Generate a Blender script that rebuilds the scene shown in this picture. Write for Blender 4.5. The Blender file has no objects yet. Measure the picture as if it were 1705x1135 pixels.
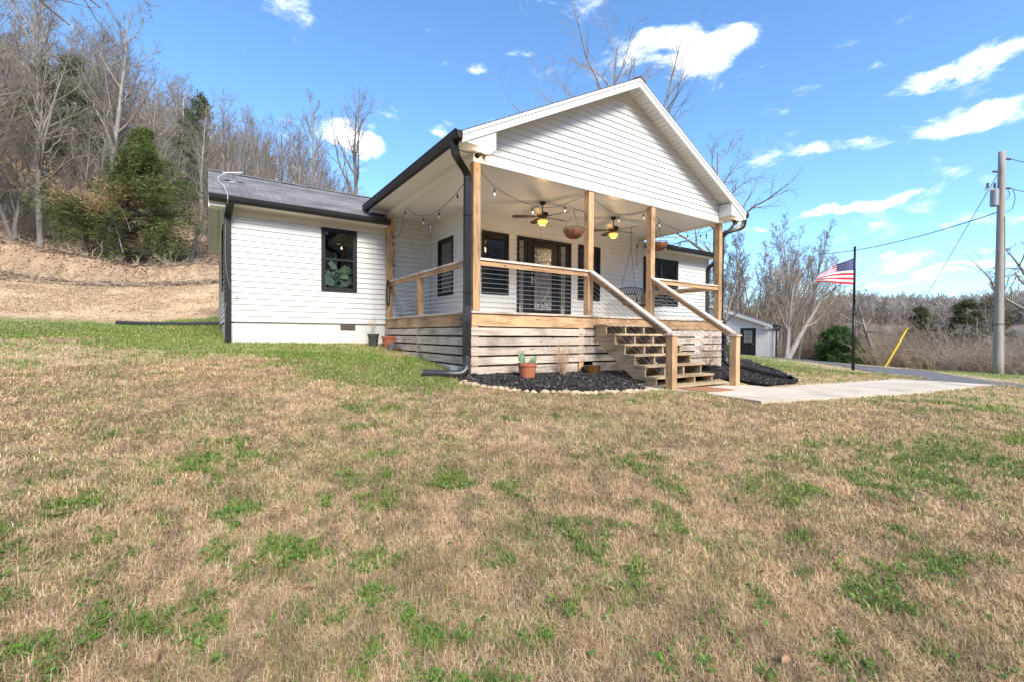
import bpy, math, random
import numpy as np
from mathutils import Vector, Matrix
random.seed(7); RNG=np.random.default_rng(7)
scene=bpy.context.scene; COL=scene.collection
R=math.radians; PI=math.pi
# ------------------------------------------------------------------ terrain height
CTRL=np.array([(-3.73,-6.76,-1.86),(-3.4,4.5,-.62),(-.3,4.5,-.65),(0,0,-1.13),(2.3,-1.9,-1.31),(2.4,-3.7,-1.36),(7,-4.1,-1.43),(7.3,-2.3,-1.4),(11.8,-4.4,-1.52),(11.3,-2.5,-1.52),(7.5,0,-1.22),(7.5,2.5,-1.15),(10.8,2.6,-1.2),
(17.6,.55,-1.73),(26,-2,-2.0),(26,2.2,-2.0),(32,12.5,-1.85),(38,13.2,-2.3),(-6,11.7,-.18),(-3.5,10,-.2),(2,8,-.2),(8,9,-.6),(20,9,-1.3),
(-14.5,7,-.2),(-11,1,-.95),(-10,-4,-1.5),(-12,17,1.3),(-6,19,1.6),(-1,17,1.6),(-7.9,25,2.75),(-15,21,2.85),(-11.5,23.5,2.8),(1.5,25,4.1),(-22,33,11),(-36,54,26),(-55,85,40),(-2,45,15),(-4,80,30),(10,38,5),(18,62,10),(28,105,19),
(18.6,26.4,1.0),(41,59.5,4),(17,15,-.8),(36,30,-2.2),(36,8,-2.3),(33,-2,-2.5),(24,-8,-2.2),(47,16,-3.6),(45,3,-3.4),(38,-10,-3.4),(62,24,-8),(65,5,-8),(60,-18,-8),(100,45,-9),(110,0,-9),(80,-45,-9),
(3,-12,-2.0),(-3,-18,-3),(12,-12,-2),(-15,-15,-2.8),(-30,0,0),(-40,30,10),(-70,60,32),(30,-35,-5),(-30,-40,-5),(-60,-20,-1),(-90,20,15)],float)
def tps(r2): return np.where(r2>0,r2*np.log(np.maximum(r2,1e-12)),0.)
_n=len(CTRL);_A=np.zeros((_n+3,_n+3));_d=((CTRL[:,None,:2]-CTRL[None,:,:2])**2).sum(2)
_A[:_n,:_n]=tps(_d)+np.eye(_n)*.2;_A[:_n,_n]=1;_A[:_n,_n+1:]=CTRL[:,:2];_A[_n:,:_n]=_A[:_n,_n:].T
_W=np.linalg.solve(_A,np.concatenate([CTRL[:,2],np.zeros(3)]))
def vnoise(x,y,seed=0):
    xi=np.floor(x).astype(np.int64);yi=np.floor(y).astype(np.int64);fx=x-xi;fy=y-yi
    def h(a,b):
        n=(a*374761393+b*668265263+seed*974634777)&0xffffffff
        n=((n^(n>>13))*1274126177)&0xffffffff
        return ((n^(n>>16))&0xffff)/65535.
    u=fx*fx*(3-2*fx);v=fy*fy*(3-2*fy)
    return (h(xi,yi)*(1-u)+h(xi+1,yi)*u)*(1-v)+(h(xi,yi+1)*(1-u)+h(xi+1,yi+1)*u)*v
def fbm(x,y,seed=0,o=4):
    s=0;a=.5;t=0
    for i in range(o): s=s+a*vnoise(x,y,seed+i);t+=a;a*=.5;x=x*2.03+17.1;y=y*2.03-9.7
    return s/t
def sstep(a,b,x):
    t=np.clip((x-a)/(b-a),0,1);return t*t*(3-2*t)
def height(x,y):
    x=np.asarray(x,float);y=np.asarray(y,float);s=x.shape;X=x.ravel();Y=y.ravel();out=np.empty(len(X))
    for i in range(0,len(X),20000):
        a=X[i:i+20000];b=Y[i:i+20000]
        k=tps((a[:,None]-CTRL[:,0])**2+(b[:,None]-CTRL[:,1])**2)
        out[i:i+20000]=k@_W[:_n]+_W[_n]+_W[_n+1]*a+_W[_n+2]*b
    Rr=np.hypot(X+3.7,Y+6.8);t=sstep(110,200,Rr)
    az=np.degrees(np.arctan2(X+3.7,Y+6.8))
    hl=np.clip((62-az)/75,0,1)**1.3*34*(az>-120)
    ridge=24*sstep(240,480,Rr)*sstep(40,66,az)*(1-sstep(140,170,az))*(.9+.2*np.sin(az*.11)+.07*np.sin(az*.47))
    out=out+19*sstep(48,88,Rr)*(sstep(95,120,az)+sstep(-105,-130,az))*(Rr<400)  # unseen rise behind the camera, heightened to darken the window reflections
    t=t*(1-(sstep(95,120,az)+sstep(-105,-130,az)))
    cap=np.interp(az,[-180,-60,-14,9,19,30,45,60],[.1,.28,.31,.21,.125,.07,.03,.02])*np.minimum(Rr,78)-.4
    far=-9+hl+ridge
    out=out*(1-t)+far*t
    wc=sstep(24,34,Rr)*(az>-90)*(az<62)*(1-sstep(50,62,az))
    soft=-np.logaddexp(-out/1.2,-cap/1.2)*1.2
    out=out*(1-wc)+soft*wc
    # eroded lip at the foot of the wooded slope, left of the house
    m=sstep(-1,-4,X)*sstep(-40,-25,X)*(1+.5*sstep(-6,-9,X))
    yy=Y+.12*X+ .8*(fbm(X*.35,Y*.35,91)-.5)
    out+=m*.75*(sstep(20.4,20.9,yy)-sstep(21,26,yy))
    # roughness
    near=sstep(12,30,Rr)
    out+=(fbm(X*2.2,Y*2.2,5)-.5)*(.035+.25*near*sstep(18,24,Y))
    return out.reshape(s)
def hz(x,y): return float(height(np.array([x]),np.array([y]))[0])
# ------------------------------------------------------------------ mesh builder
class MB:
    def __init__(s): s.v=[];s.f=[];s.m=[];s.cur=0
    def add(s,vs,fs):
        b=len(s.v);s.v.extend([tuple(p) for p in vs]);s.f.extend([tuple(b+i for i in f) for f in fs]);s.m.extend([s.cur]*len(fs));return s
    def box(s,x0,x1,y0,y1,z0,z1):
        vs=[(x,y,z) for z in(z0,z1) for y in(y0,y1) for x in(x0,x1)]
        return s.add(vs,[(0,2,3,1),(4,5,7,6),(0,1,5,4),(2,6,7,3),(0,4,6,2),(1,3,7,5)])
    def obox(s,c,ax,ay,az):  # centre, half axes vectors
        c=Vector(c);ax=Vector(ax);ay=Vector(ay);az=Vector(az)
        vs=[c+ax*i+ay*j+az*k for k in(-1,1) for j in(-1,1) for i in(-1,1)]
        return s.add(vs,[(0,2,3,1),(4,5,7,6),(0,1,5,4),(2,6,7,3),(0,4,6,2),(1,3,7,5)])
    def beam(s,a,b,w,h,up=(0,0,1)):
        a=Vector(a);b=Vector(b);d=(b-a);L=d.length;d/=L;side=d.cross(Vector(up)).normalized();u=side.cross(d)
        return s.obox((a+b)/2,d*L/2,side*w/2,u*h/2)
    def quad(s,*p): return s.add(p,[tuple(range(len(p)))])
    def prism(s,poly,vec):
        n=len(poly);vec=Vector(vec);vs=[Vector(p) for p in poly]+[Vector(p)+vec for p in poly]
        return s.add(vs,[tuple(range(n))[::-1],tuple(range(n,2*n))]+[(i,(i+1)%n,n+(i+1)%n,n+i) for i in range(n)])
    def tube(s,pts,r,k=6,cap=True):
        pts=[Vector(p) for p in pts];n=len(pts)
        rs=r if isinstance(r,(list,tuple)) else [r]*n
        b=len(s.v);pu=None
        for i,p in enumerate(pts):
            d=(pts[min(i+1,n-1)]-pts[max(i-1,0)]).normalized()
            if pu is None: pu=d.cross(Vector((0,0,1)) if abs(d.z)<.9 else Vector((1,0,0))).normalized()
            else: pu=(pu-d*pu.dot(d)).normalized()
            w=d.cross(pu)
            for j in range(k):
                a=2*PI*j/k;s.v.append(tuple(p+(pu*math.cos(a)+w*math.sin(a))*rs[i]))
        for i in range(n-1):
            for j in range(k):
                s.f.append((b+i*k+j,b+i*k+(j+1)%k,b+(i+1)*k+(j+1)%k,b+(i+1)*k+j));s.m.append(s.cur)
        if cap:
            s.f.append(tuple(b+j for j in range(k))[::-1]);s.f.append(tuple(b+(n-1)*k+j for j in range(k)));s.m.extend([s.cur]*2)
        return s
    def lathe(s,prof,c=(0,0,0),k=20,axis=None):
        b=len(s.v);c=Vector(c)
        for r,z in prof:
            for j in range(k):
                a=2*PI*j/k;s.v.append((c.x+r*math.cos(a),c.y+r*math.sin(a),c.z+z))
        for i in range(len(prof)-1):
            for j in range(k):
                s.f.append((b+i*k+j,b+i*k+(j+1)%k,b+(i+1)*k+(j+1)%k,b+(i+1)*k+j));s.m.append(s.cur)
        return s
    def ellip(s,c,rx,ry,rz,k=10,n=7,rot=None):
        c=Vector(c);b=len(s.v)
        for i in range(n+1):
            t=PI*i/n
            for j in range(k):
                a=2*PI*j/k;p=Vector((rx*math.sin(t)*math.cos(a),ry*math.sin(t)*math.sin(a),rz*math.cos(t)))
                if rot is not None:p=rot@p
                s.v.append(tuple(c+p))
        for i in range(n):
            for j in range(k):
                s.f.append((b+i*k+j,b+(i+1)*k+j,b+(i+1)*k+(j+1)%k,b+i*k+(j+1)%k));s.m.append(s.cur)
        return s
    def build(s,name,mats,parent=None,loc=None,smooth=False,bevel=0):
        if not isinstance(mats,(list,tuple)): mats=[mats]
        if loc is None: loc=ORG.get(parent.name,Vector((0,0,0))) if parent else Vector((0,0,0))
        loc=Vector(loc);me=bpy.data.meshes.new(name)
        me.from_pydata([(a-loc.x,b-loc.y,c-loc.z) for a,b,c in s.v],[],s.f)
        for m in mats: me.materials.append(m)
        me.polygons.foreach_set('material_index',s.m)
        if smooth: me.polygons.foreach_set('use_smooth',[True]*len(s.f))
        me.update()
        o=bpy.data.objects.new(name,me);COL.objects.link(o)
        if parent:
            o.parent=parent
            ORG[o.name]=ORG[parent.name] if parent.name in ORG else Vector((0,0,0))
            if (loc-ORG[o.name]).length>1e-9: o.location=loc-ORG[o.name];ORG[o.name]=loc
        else: o.location=loc;ORG[o.name]=loc
        if bevel:
            b=o.modifiers.new('bevel','BEVEL');b.width=bevel;b.segments=2;b.limit_method='ANGLE'
        return o
ORG={}
def tag(o,label=None,cat=None,group=None,kind=None):
    for k,v in(('label',label),('category',cat),('group',group),('kind',kind)):
        if v:o[k]=v
    return o
def empty(name,loc,label=None,cat=None,group=None):
    o=bpy.data.objects.new(name,None);COL.objects.link(o);o.location=loc;o.empty_display_size=.2
    ORG[o.name]=Vector(loc);return tag(o,label,cat,group)
def copy_tree(o,parent=None):
    c=o.copy();COL.objects.link(c);c.parent=parent
    for ch in list(o.children): copy_tree(ch,c)
    return c
def npmesh(name,V,F4=None,F3=None,mats=(),parent=None,loc=(0,0,0),smooth=False,attr=None):
    """fast mesh from numpy arrays; attr = {name:(N,4) point colours}"""
    me=bpy.data.meshes.new(name);loc=np.array(loc,float)
    F4=np.zeros((0,4),int) if F4 is None else F4;F3=np.zeros((0,3),int) if F3 is None else F3
    me.vertices.add(len(V));me.vertices.foreach_set('co',(V-loc).astype(np.float32).ravel())
    idx=np.concatenate([F4.ravel(),F3.ravel()]);me.loops.add(len(idx));me.loops.foreach_set('vertex_index',idx.astype(np.int32))
    me.polygons.add(len(F4)+len(F3))
    st=np.concatenate([np.arange(len(F4))*4,len(F4)*4+np.arange(len(F3))*3])
    me.polygons.foreach_set('loop_start',st.astype(np.int32))
    me.update(calc_edges=True)
    if smooth: me.polygons.foreach_set('use_smooth',np.ones(len(F4)+len(F3),bool))
    for m in mats: me.materials.append(m)
    for k,c in (attr or {}).items():
        a=me.color_attributes.new(k,'FLOAT_COLOR','POINT');a.data.foreach_set('color',c.astype(np.float32).ravel())
    me.validate()
    o=bpy.data.objects.new(name,me);COL.objects.link(o)
    o.location=tuple(loc) if not parent else (0,0,0)
    if parent:o.parent=parent
    return o
# ------------------------------------------------------------------ materials
MATS={}
def newmat(name):
    m=bpy.data.materials.new(name);m.use_nodes=True;nt=m.node_tree;nt.nodes.clear();MATS[name]=m
    out=nt.nodes.new('ShaderNodeOutputMaterial');b=nt.nodes.new('ShaderNodeBsdfPrincipled')
    nt.links.new(b.outputs[0],out.inputs[0]);return m,nt,b,out
def N(nt,t,**k):
    n=nt.nodes.new(t)
    for a,v in k.items():
        if a.startswith('i_'): n.inputs[a[2:].replace('_',' ')].default_value=v
        else: setattr(n,a,v)
    return n
def c4(c): return (c[0],c[1],c[2],1)
def noise(nt,vec,scale,detail=4,rough=.6,dist=0):
    n=N(nt,'ShaderNodeTexNoise');n.inputs['Scale'].default_value=scale;n.inputs['Detail'].default_value=detail;n.inputs['Roughness'].default_value=rough;n.inputs['Distortion'].default_value=dist
    if vec: nt.links.new(vec,n.inputs['Vector'])
    return n
def ramp(nt,fac,stops):
    r=N(nt,'ShaderNodeValToRGB');e=r.color_ramp.elements
    while len(e)>1:e.remove(e[-1])
    e[0].position=stops[0][0];e[0].color=c4(stops[0][1])
    for p,c in stops[1:]:
        x=e.new(p);x.color=c4(c)
    nt.links.new(fac,r.inputs[0]);return r
def mix(nt,fac,a,b,mode='MIX'):
    m=N(nt,'ShaderNodeMix',data_type='RGBA',blend_type=mode)
    for s,v in((0,fac),(6,a),(7,b)):
        if hasattr(v,'links') or isinstance(v,bpy.types.NodeSocket): nt.links.new(v,m.inputs[s])
        elif s==0:m.inputs[0].default_value=v
        else:m.inputs[s].default_value=c4(v)
    return m.outputs[2]
def bump(nt,b,h,strength=.3,dist=.01):
    n=N(nt,'ShaderNodeBump');n.inputs['Strength'].default_value=strength;n.inputs['Distance'].default_value=dist
    nt.links.new(h,n.inputs['Height']);nt.links.new(n.outputs[0],b.inputs['Normal']);return n
def simple(name,c1,c2=None,scale=8,rough=.6,stretch=(1,1,1),bmp=0,metal=0,detail=5,rnd=0,spec=None):
    m,nt,b,o=newmat(name);c2=c2 or tuple(x*.8 for x in c1)
    tc=N(nt,'ShaderNodeTexCoord');mp=N(nt,'ShaderNodeMapping');mp.inputs['Scale'].default_value=stretch
    nt.links.new(tc.outputs['Object'],mp.inputs[0]);vec=mp.outputs[0]
    if rnd:
        oi=N(nt,'ShaderNodeObjectInfo');ad=N(nt,'ShaderNodeVectorMath',operation='ADD')
        sc=N(nt,'ShaderNodeMath',operation='MULTIPLY');sc.inputs[1].default_value=37;nt.links.new(oi.outputs['Random'],sc.inputs[0])
        nt.links.new(vec,ad.inputs[0]);nt.links.new(sc.outputs[0],ad.inputs[1]);vec=ad.outputs[0]
    n=noise(nt,vec,scale,detail);r=ramp(nt,n.outputs[0],[(.3,c2),(.7,c1)]);col=r.outputs[0]
    if rnd:
        mr=N(nt,'ShaderNodeMapRange');mr.inputs[3].default_value=1-rnd;mr.inputs[4].default_value=1+rnd*.4;nt.links.new(oi.outputs['Random'],mr.inputs[0])
        cc=N(nt,'ShaderNodeCombineColor')
        for i in range(3):nt.links.new(mr.outputs[0],cc.inputs[i])
        col=mix(nt,1.,col,cc.outputs[0],'MULTIPLY')
    nt.links.new(col,b.inputs['Base Color']);b.inputs['Roughness'].default_value=rough;b.inputs['Metallic'].default_value=metal
    if spec is not None:b.inputs['Specular IOR Level'].default_value=spec
    if bmp: bump(nt,b,n.outputs[0],bmp)
    return m
def wood(name,ca,cb,cc,axis,rough=.75,knots=True):
    """grain along axis 0/1/2"""
    m,nt,b,o=newmat(name);tc=N(nt,'ShaderNodeTexCoord');oi=N(nt,'ShaderNodeObjectInfo')
    st=[22,22,22];st[axis]=1.2
    sc=N(nt,'ShaderNodeMath',operation='MULTIPLY');sc.inputs[1].default_value=61;nt.links.new(oi.outputs['Random'],sc.inputs[0])
    ad=N(nt,'ShaderNodeVectorMath',operation='ADD');nt.links.new(tc.outputs['Object'],ad.inputs[0]);nt.links.new(sc.outputs[0],ad.inputs[1])
    mp=N(nt,'ShaderNodeMapping');mp.inputs['Scale'].default_value=st;nt.links.new(ad.outputs[0],mp.inputs[0])
    g=noise(nt,mp.outputs[0],1.6,6,.65,.6)
    r=ramp(nt,g.outputs[0],[(.30,cc),(.44,ca),(.56,cb),(.66,ca),(.78,cc)])
    big=noise(nt,ad.outputs[0],2.1,3,.5)
    rb=ramp(nt,big.outputs[0],[(.28,(.60,.55,.52)),(.48,(.95,.93,.92)),(.68,(1.15,1.10,1.04))])
    col=mix(nt,1.,r.outputs[0],rb.outputs[0],'MULTIPLY')
    mr=N(nt,'ShaderNodeMapRange');mr.inputs[3].default_value=.82;mr.inputs[4].default_value=1.12;nt.links.new(oi.outputs['Random'],mr.inputs[0])
    cm=N(nt,'ShaderNodeCombineColor')
    for i in range(3):nt.links.new(mr.outputs[0],cm.inputs[i])
    col=mix(nt,1.,col,cm.outputs[0],'MULTIPLY')
    if knots:
        v=N(nt,'ShaderNodeTexVoronoi');ks=[9,9,9];ks[axis]=3.2
        mk=N(nt,'ShaderNodeMapping');mk.inputs['Scale'].default_value=ks;nt.links.new(ad.outputs[0],mk.inputs[0]);nt.links.new(mk.outputs[0],v.inputs['Vector'])
        v.inputs['Scale'].default_value=.9
        kr=ramp(nt,v.outputs['Distance'],[(.06,(.28,.18,.12)),(.14,(1,1,1))]);col=mix(nt,.85,col,kr.outputs[0],'MULTIPLY')
    nt.links.new(col,b.inputs['Base Color']);b.inputs['Roughness'].default_value=rough;b.inputs['Specular IOR Level'].default_value=.25
    bump(nt,b,g.outputs[0],.35,.004);return m
WARM=((.44,.275,.145),(.58,.39,.225),(.19,.10,.048))
GREY=((.47,.395,.33),(.60,.52,.445),(.24,.175,.13))
PALE=((.60,.50,.40),(.72,.65,.57),(.36,.27,.19))
OLIV=((.40,.305,.185),(.50,.395,.26),(.20,.145,.08))
wz=wood('post_wood',*WARM,2);wx=wood('rim_wood_x',*WARM,0);wy=wood('rim_wood_y',*WARM,1)
gx=wood('weathered_board_x',*GREY,0);gy=wood('weathered_board_y',*GREY,1)
px_=wood('cap_board_x',*PALE,0,knots=False);py_=wood('cap_board_y',*PALE,1,knots=False)
ox=wood('tread_wood',*OLIV,0);oy=wood('stringer_wood',*OLIV,1)
def siding_mat(name,tint=(.70,.693,.67)):
    m,nt,b,o=newmat(name);tc=N(nt,'ShaderNodeTexCoord')
    n=noise(nt,tc.outputs['Object'],1.1,4,.6);n2=noise(nt,tc.outputs['Object'],45,3,.6)
    mp=N(nt,'ShaderNodeMapping');mp.inputs['Scale'].default_value=(9,9,.9);nt.links.new(tc.outputs['Object'],mp.inputs[0]);n3=noise(nt,mp.outputs[0],1.5,4,.6)
    r=ramp(nt,n.outputs[0],[(.3,tuple(x*.93 for x in tint)),(.65,tint)])
    r3=ramp(nt,n3.outputs[0],[(.32,(.9,.89,.87)),(.5,(1,1,1))]);col=mix(nt,.55,r.outputs[0],r3.outputs[0],'MULTIPLY')
    sp=N(nt,'ShaderNodeSeparateXYZ');ge=N(nt,'ShaderNodeNewGeometry');nt.links.new(ge.outputs['Position'],sp.inputs[0])
    xy=N(nt,'ShaderNodeMath',operation='ADD');nt.links.new(sp.outputs[0],xy.inputs[0]);nt.links.new(sp.outputs[1],xy.inputs[1])
    zz=N(nt,'ShaderNodeMath',operation='ADD');nt.links.new(sp.outputs[2],zz.inputs[0]);zz.inputs[1].default_value=10.035
    cb=N(nt,'ShaderNodeCombineXYZ');nt.links.new(xy.outputs[0],cb.inputs[0]);nt.links.new(zz.outputs[0],cb.inputs[1])
    br=N(nt,'ShaderNodeTexBrick');br.offset=.37;br.inputs['Scale'].default_value=1;br.inputs['Brick Width'].default_value=2.6;br.inputs['Row Height'].default_value=.125;br.inputs['Mortar Size'].default_value=.0022
    br.inputs['Color1'].default_value=(1,1,1,1);br.inputs['Color2'].default_value=(.965,.965,.96,1);br.inputs['Mortar'].default_value=(.62,.61,.6,1);nt.links.new(cb.outputs[0],br.inputs['Vector']);col=mix(nt,1.,col,br.outputs[0],'MULTIPLY')
    nt.links.new(col,b.inputs['Base Color']);b.inputs['Roughness'].default_value=.42;bump(nt,b,n2.outputs[0],.08,.003);return m
sid=siding_mat('white_vinyl_siding');trim=simple('white_trim_paint',(.70,.69,.665),(.63,.62,.595),3,.4)
sof=None
def groove_mat(name,axis,period,tint):
    m,nt,b,o=newmat(name);tc=N(nt,'ShaderNodeTexCoord');s=N(nt,'ShaderNodeSeparateXYZ');nt.links.new(tc.outputs['Object'],s.inputs[0])
    d=N(nt,'ShaderNodeMath',operation='DIVIDE');d.inputs[1].default_value=period;nt.links.new(s.outputs[axis],d.inputs[0])
    fr=N(nt,'ShaderNodeMath',operation='FRACT');nt.links.new(d.outputs[0],fr.inputs[0])
    rr=ramp(nt,fr.outputs[0],[(0,(0,0,0)),(.07,(1,1,1)),(.93,(1,1,1)),(1,(0,0,0))])
    n=noise(nt,tc.outputs['Object'],1.7,4,.6);r=ramp(nt,n.outputs[0],[(.3,tuple(x*.93 for x in tint)),(.7,tint)])
    nt.links.new(r.outputs[0],b.inputs['Base Color']);b.inputs['Roughness'].default_value=.5
    bump(nt,b,rr.outputs[0],.9,.006);return m
ceilm=groove_mat('beadboard_ceiling',1,.10,(.72,.71,.69));soffx=groove_mat('soffit_panel_x',0,.1,(.80,.78,.75))
black=simple('black_metal_gutter',(.022,.021,.021),(.013,.013,.013),6,.42,spec=.35)
blackp=simple('black_window_paint',(.020,.019,.019),(.012,.012,.012),6,.5,spec=.3)
darkroom=simple('unlit_space_dark',(.035,.034,.032),(.018,.018,.018),2,.9)  # near-black: the shade of unlit rooms and crawl space as a colour
found=simple('white_painted_block',(.72,.71,.68),(.60,.585,.55),2.5,.7,bmp=.15)
concrete=simple('pale_concrete',(.64,.55,.44),(.54,.46,.36),1.3,.9,detail=9,bmp=.12)
terra=simple('terracotta_clay',(.48,.155,.08),(.36,.11,.055),9,.75,bmp=.1)
corr=simple('black_corrugated_plastic',(.028,.029,.032),(.045,.045,.05),12,.35)
steel=simple('steel_cable',(.62,.62,.62),(.5,.5,.5),20,.35,metal=.7)
bronze=simple('oil_bronze_metal',(.03,.024,.02),(.05,.036,.026),10,.35,metal=.5)
def glassmat():
    m,nt,b,o=newmat('window_glass');nt.nodes.remove(b)
    g=N(nt,'ShaderNodeBsdfGlossy');g.inputs['Roughness'].default_value=.015;g.inputs['Color'].default_value=(.9,.93,.95,1)
    t=N(nt,'ShaderNodeBsdfTransparent');t.inputs[0].default_value=(.78,.8,.8,1)
    f=N(nt,'ShaderNodeFresnel');f.inputs[0].default_value=1.55
    mr=N(nt,'ShaderNodeMapRange');mr.inputs[1].default_value=0;mr.inputs[2].default_value=1;mr.inputs[3].default_value=.06;mr.inputs[4].default_value=1;nt.links.new(f.outputs[0],mr.inputs[0])
    x=N(nt,'ShaderNodeMixShader');nt.links.new(mr.outputs[0],x.inputs[0]);nt.links.new(t.outputs[0],x.inputs[1]);nt.links.new(g.outputs[0],x.inputs[2]);nt.links.new(x.outputs[0],o.inputs[0])
    return m
glass=glassmat()
def screenmat():
    m,nt,b,o=newmat('insect_screen');nt.nodes.remove(b)
    g=N(nt,'ShaderNodeBsdfDiffuse');g.inputs[0].default_value=(.03,.03,.03,1)
    t=N(nt,'ShaderNodeBsdfTransparent');x=N(nt,'ShaderNodeMixShader');x.inputs[0].default_value=.45
    nt.links.new(t.outputs[0],x.inputs[1]);nt.links.new(g.outputs[0],x.inputs[2]);nt.links.new(x.outputs[0],o.inputs[0]);return m
screen=screenmat()
def emis(name,c,s,base=(.8,.6,.3)):
    m,nt,b,o=newmat(name);b.inputs['Base Color'].default_value=c4(base);b.inputs['Emission Color'].default_value=c4(c);b.inputs['Emission Strength'].default_value=s;return m
def shingle():
    m,nt,b,o=newmat('asphalt_shingles');tc=N(nt,'ShaderNodeTexCoord')
    br=N(nt,'ShaderNodeTexBrick');nt.links.new(tc.outputs['Object'],br.inputs['Vector'])
    br.inputs['Scale'].default_value=1;br.inputs['Brick Width'].default_value=.33;br.inputs['Row Height'].default_value=.13;br.inputs['Mortar Size'].default_value=.008
    br.inputs['Color1'].default_value=(.15,.147,.146,1);br.inputs['Color2'].default_value=(.25,.243,.24,1);br.inputs['Mortar'].default_value=(.08,.077,.076,1);br.inputs['Bias'].default_value=0
    n=noise(nt,tc.outputs['Object'],60,4,.7);r=ramp(nt,n.outputs[0],[(.3,(.6,.6,.6)),(.7,(1.3,1.28,1.3))])
    n1=noise(nt,tc.outputs['Object'],1.2,3,.5);r1=ramp(nt,n1.outputs[0],[(.3,(.8,.8,.8)),(.7,(1.15,1.15,1.15))])
    c=mix(nt,1.,br.outputs[0],r.outputs[0],'MULTIPLY');c=mix(nt,1.,c,r1.outputs[0],'MULTIPLY')
    nt.links.new(c,b.inputs['Base Color']);b.inputs['Roughness'].default_value=.9;bump(nt,b,br.outputs['Fac'],-.8,.01);return m
shing=shingle()
def attrmat(name,attr='col',rough=.8,trans=0,det=0,scale=30,bmp=0):
    m,nt,b,o=newmat(name);a=N(nt,'ShaderNodeAttribute',attribute_name=attr);c=a.outputs['Color']
    if det:
        tc=N(nt,'ShaderNodeTexCoord')
        n=noise(nt,tc.outputs['Object'],scale,7,.75);r=ramp(nt,n.outputs[0],[(.3,(1-det,)*3),(.7,(1+det,)*3)]);c=mix(nt,1.,c,r.outputs[0],'MULTIPLY')
        n2=noise(nt,tc.outputs['Object'],scale*.13,5,.7);r2=ramp(nt,n2.outputs[0],[(.3,(1-det*.5,)*3),(.7,(1+det*.4,)*3)]);c=mix(nt,1.,c,r2.outputs[0],'MULTIPLY')
        if bmp:bump(nt,b,n.outputs[0],bmp,.03)
    nt.links.new(c,b.inputs['Base Color']);b.inputs['Roughness'].default_value=rough;b.inputs['Specular IOR Level'].default_value=.2
    if trans:
        t=N(nt,'ShaderNodeBsdfTranslucent');nt.links.new(c,t.inputs[0]);x=N(nt,'ShaderNodeMixShader');x.inputs[0].default_value=trans
        nt.links.new(b.outputs[0],x.inputs[1]);nt.links.new(t.outputs[0],x.inputs[2]);nt.links.new(x.outputs[0],o.inputs[0])
    return m
blade_m=attrmat('grass_blades',rough=.55,trans=.25);ground_m=attrmat('lawn_soil',rough=.95,det=.38,scale=22,bmp=.7)
leaf_m=attrmat('evergreen_foliage',rough=.6,trans=.3)
bark=simple('grey_bark',(.32,.28,.245),(.16,.135,.115),7,.95,(1,1,.25),.4,rnd=.25)
twig=simple('bare_twigs',(.32,.26,.21),(.20,.165,.135),4,.95,rnd=.35)
barkpale=simple('pale_bark',(.40,.355,.31),(.23,.20,.175),6,.95,(1,1,.3),.3,rnd=.15)
twigwarm=simple('tan_brush_twigs',(.52,.41,.30),(.34,.26,.185),3,.95,rnd=.2)
twigdark=simple('brown_brush_twigs',(.34,.255,.19),(.21,.155,.115),3,.95)
twigpale=simple('pale_grey_brush_twigs',(.60,.53,.45),(.42,.36,.30),3,.95)

# ------------------------------------------------------------------ camera
ax_r=Vector((0.82949988,-0.55847105,0.00632687));ax_u=Vector((0.00190053,0.01415063,0.99989807));ax_f=Vector((0.55850366,0.82940331,-0.01279934))
CAM=Vector((-3.72554789,-6.7590151,-0.40564572))
cd=bpy.data.cameras.new('camera');cam=bpy.data.objects.new('camera',cd);COL.objects.link(cam);scene.camera=cam
cd.sensor_width=36;cd.lens=750.75/1705*36;cd.clip_end=3000;cd.clip_start=.05
M=Matrix.Identity(4)
for i in range(3): M[i][0]=ax_r[i];M[i][1]=ax_u[i];M[i][2]=-ax_f[i];M[i][3]=CAM[i]
cam.matrix_world=M
# ------------------------------------------------------------------ light and sky
SUN_AZ=R(186);SUN_EL=R(40)   # azimuth clockwise from +Y
sd=Vector((math.sin(SUN_AZ)*math.cos(SUN_EL),math.cos(SUN_AZ)*math.cos(SUN_EL),math.sin(SUN_EL)))
sl=bpy.data.lights.new('sun','SUN');sl.energy=3.3;sl.angle=R(24);sl.color=(1,.92,.79);so=bpy.data.objects.new('sun',sl);COL.objects.link(so)
so.rotation_euler=(-sd).to_track_quat('-Z','Y').to_euler();so.location=(0,-30,40)
w=bpy.data.worlds.new('World');scene.world=w;w.use_nodes=True;nt=w.node_tree;nt.nodes.clear()
wo=N(nt,'ShaderNodeOutputWorld');bg=N(nt,'ShaderNodeBackground');bg.inputs[1].default_value=.12;nt.links.new(bg.outputs[0],wo.inputs[0])
sky=N(nt,'ShaderNodeTexSky',sky_type='NISHITA');sky.sun_disc=False;sky.sun_elevation=SUN_EL;sky.sun_rotation=SUN_AZ;sky.air_density=1.0;sky.dust_density=.3;sky.ozone_density=1.6;sky.altitude=200
tc=N(nt,'ShaderNodeTexCoord');D=tc.outputs['Generated']
nz=noise(nt,D,3.5,6,.62);nz.inputs['Distortion'].default_value=.3
sub=N(nt,'ShaderNodeVectorMath',operation='SUBTRACT');nt.links.new(nz.outputs['Color'],sub.inputs[0]);sub.inputs[1].default_value=(.5,.5,.5)
sc=N(nt,'ShaderNodeVectorMath',operation='SCALE');sc.inputs['Scale'].default_value=.13;nt.links.new(sub.outputs[0],sc.inputs[0])
dd=N(nt,'ShaderNodeVectorMath',operation='ADD');nt.links.new(D,dd.inputs[0]);nt.links.new(sc.outputs[0],dd.inputs[1])
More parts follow.
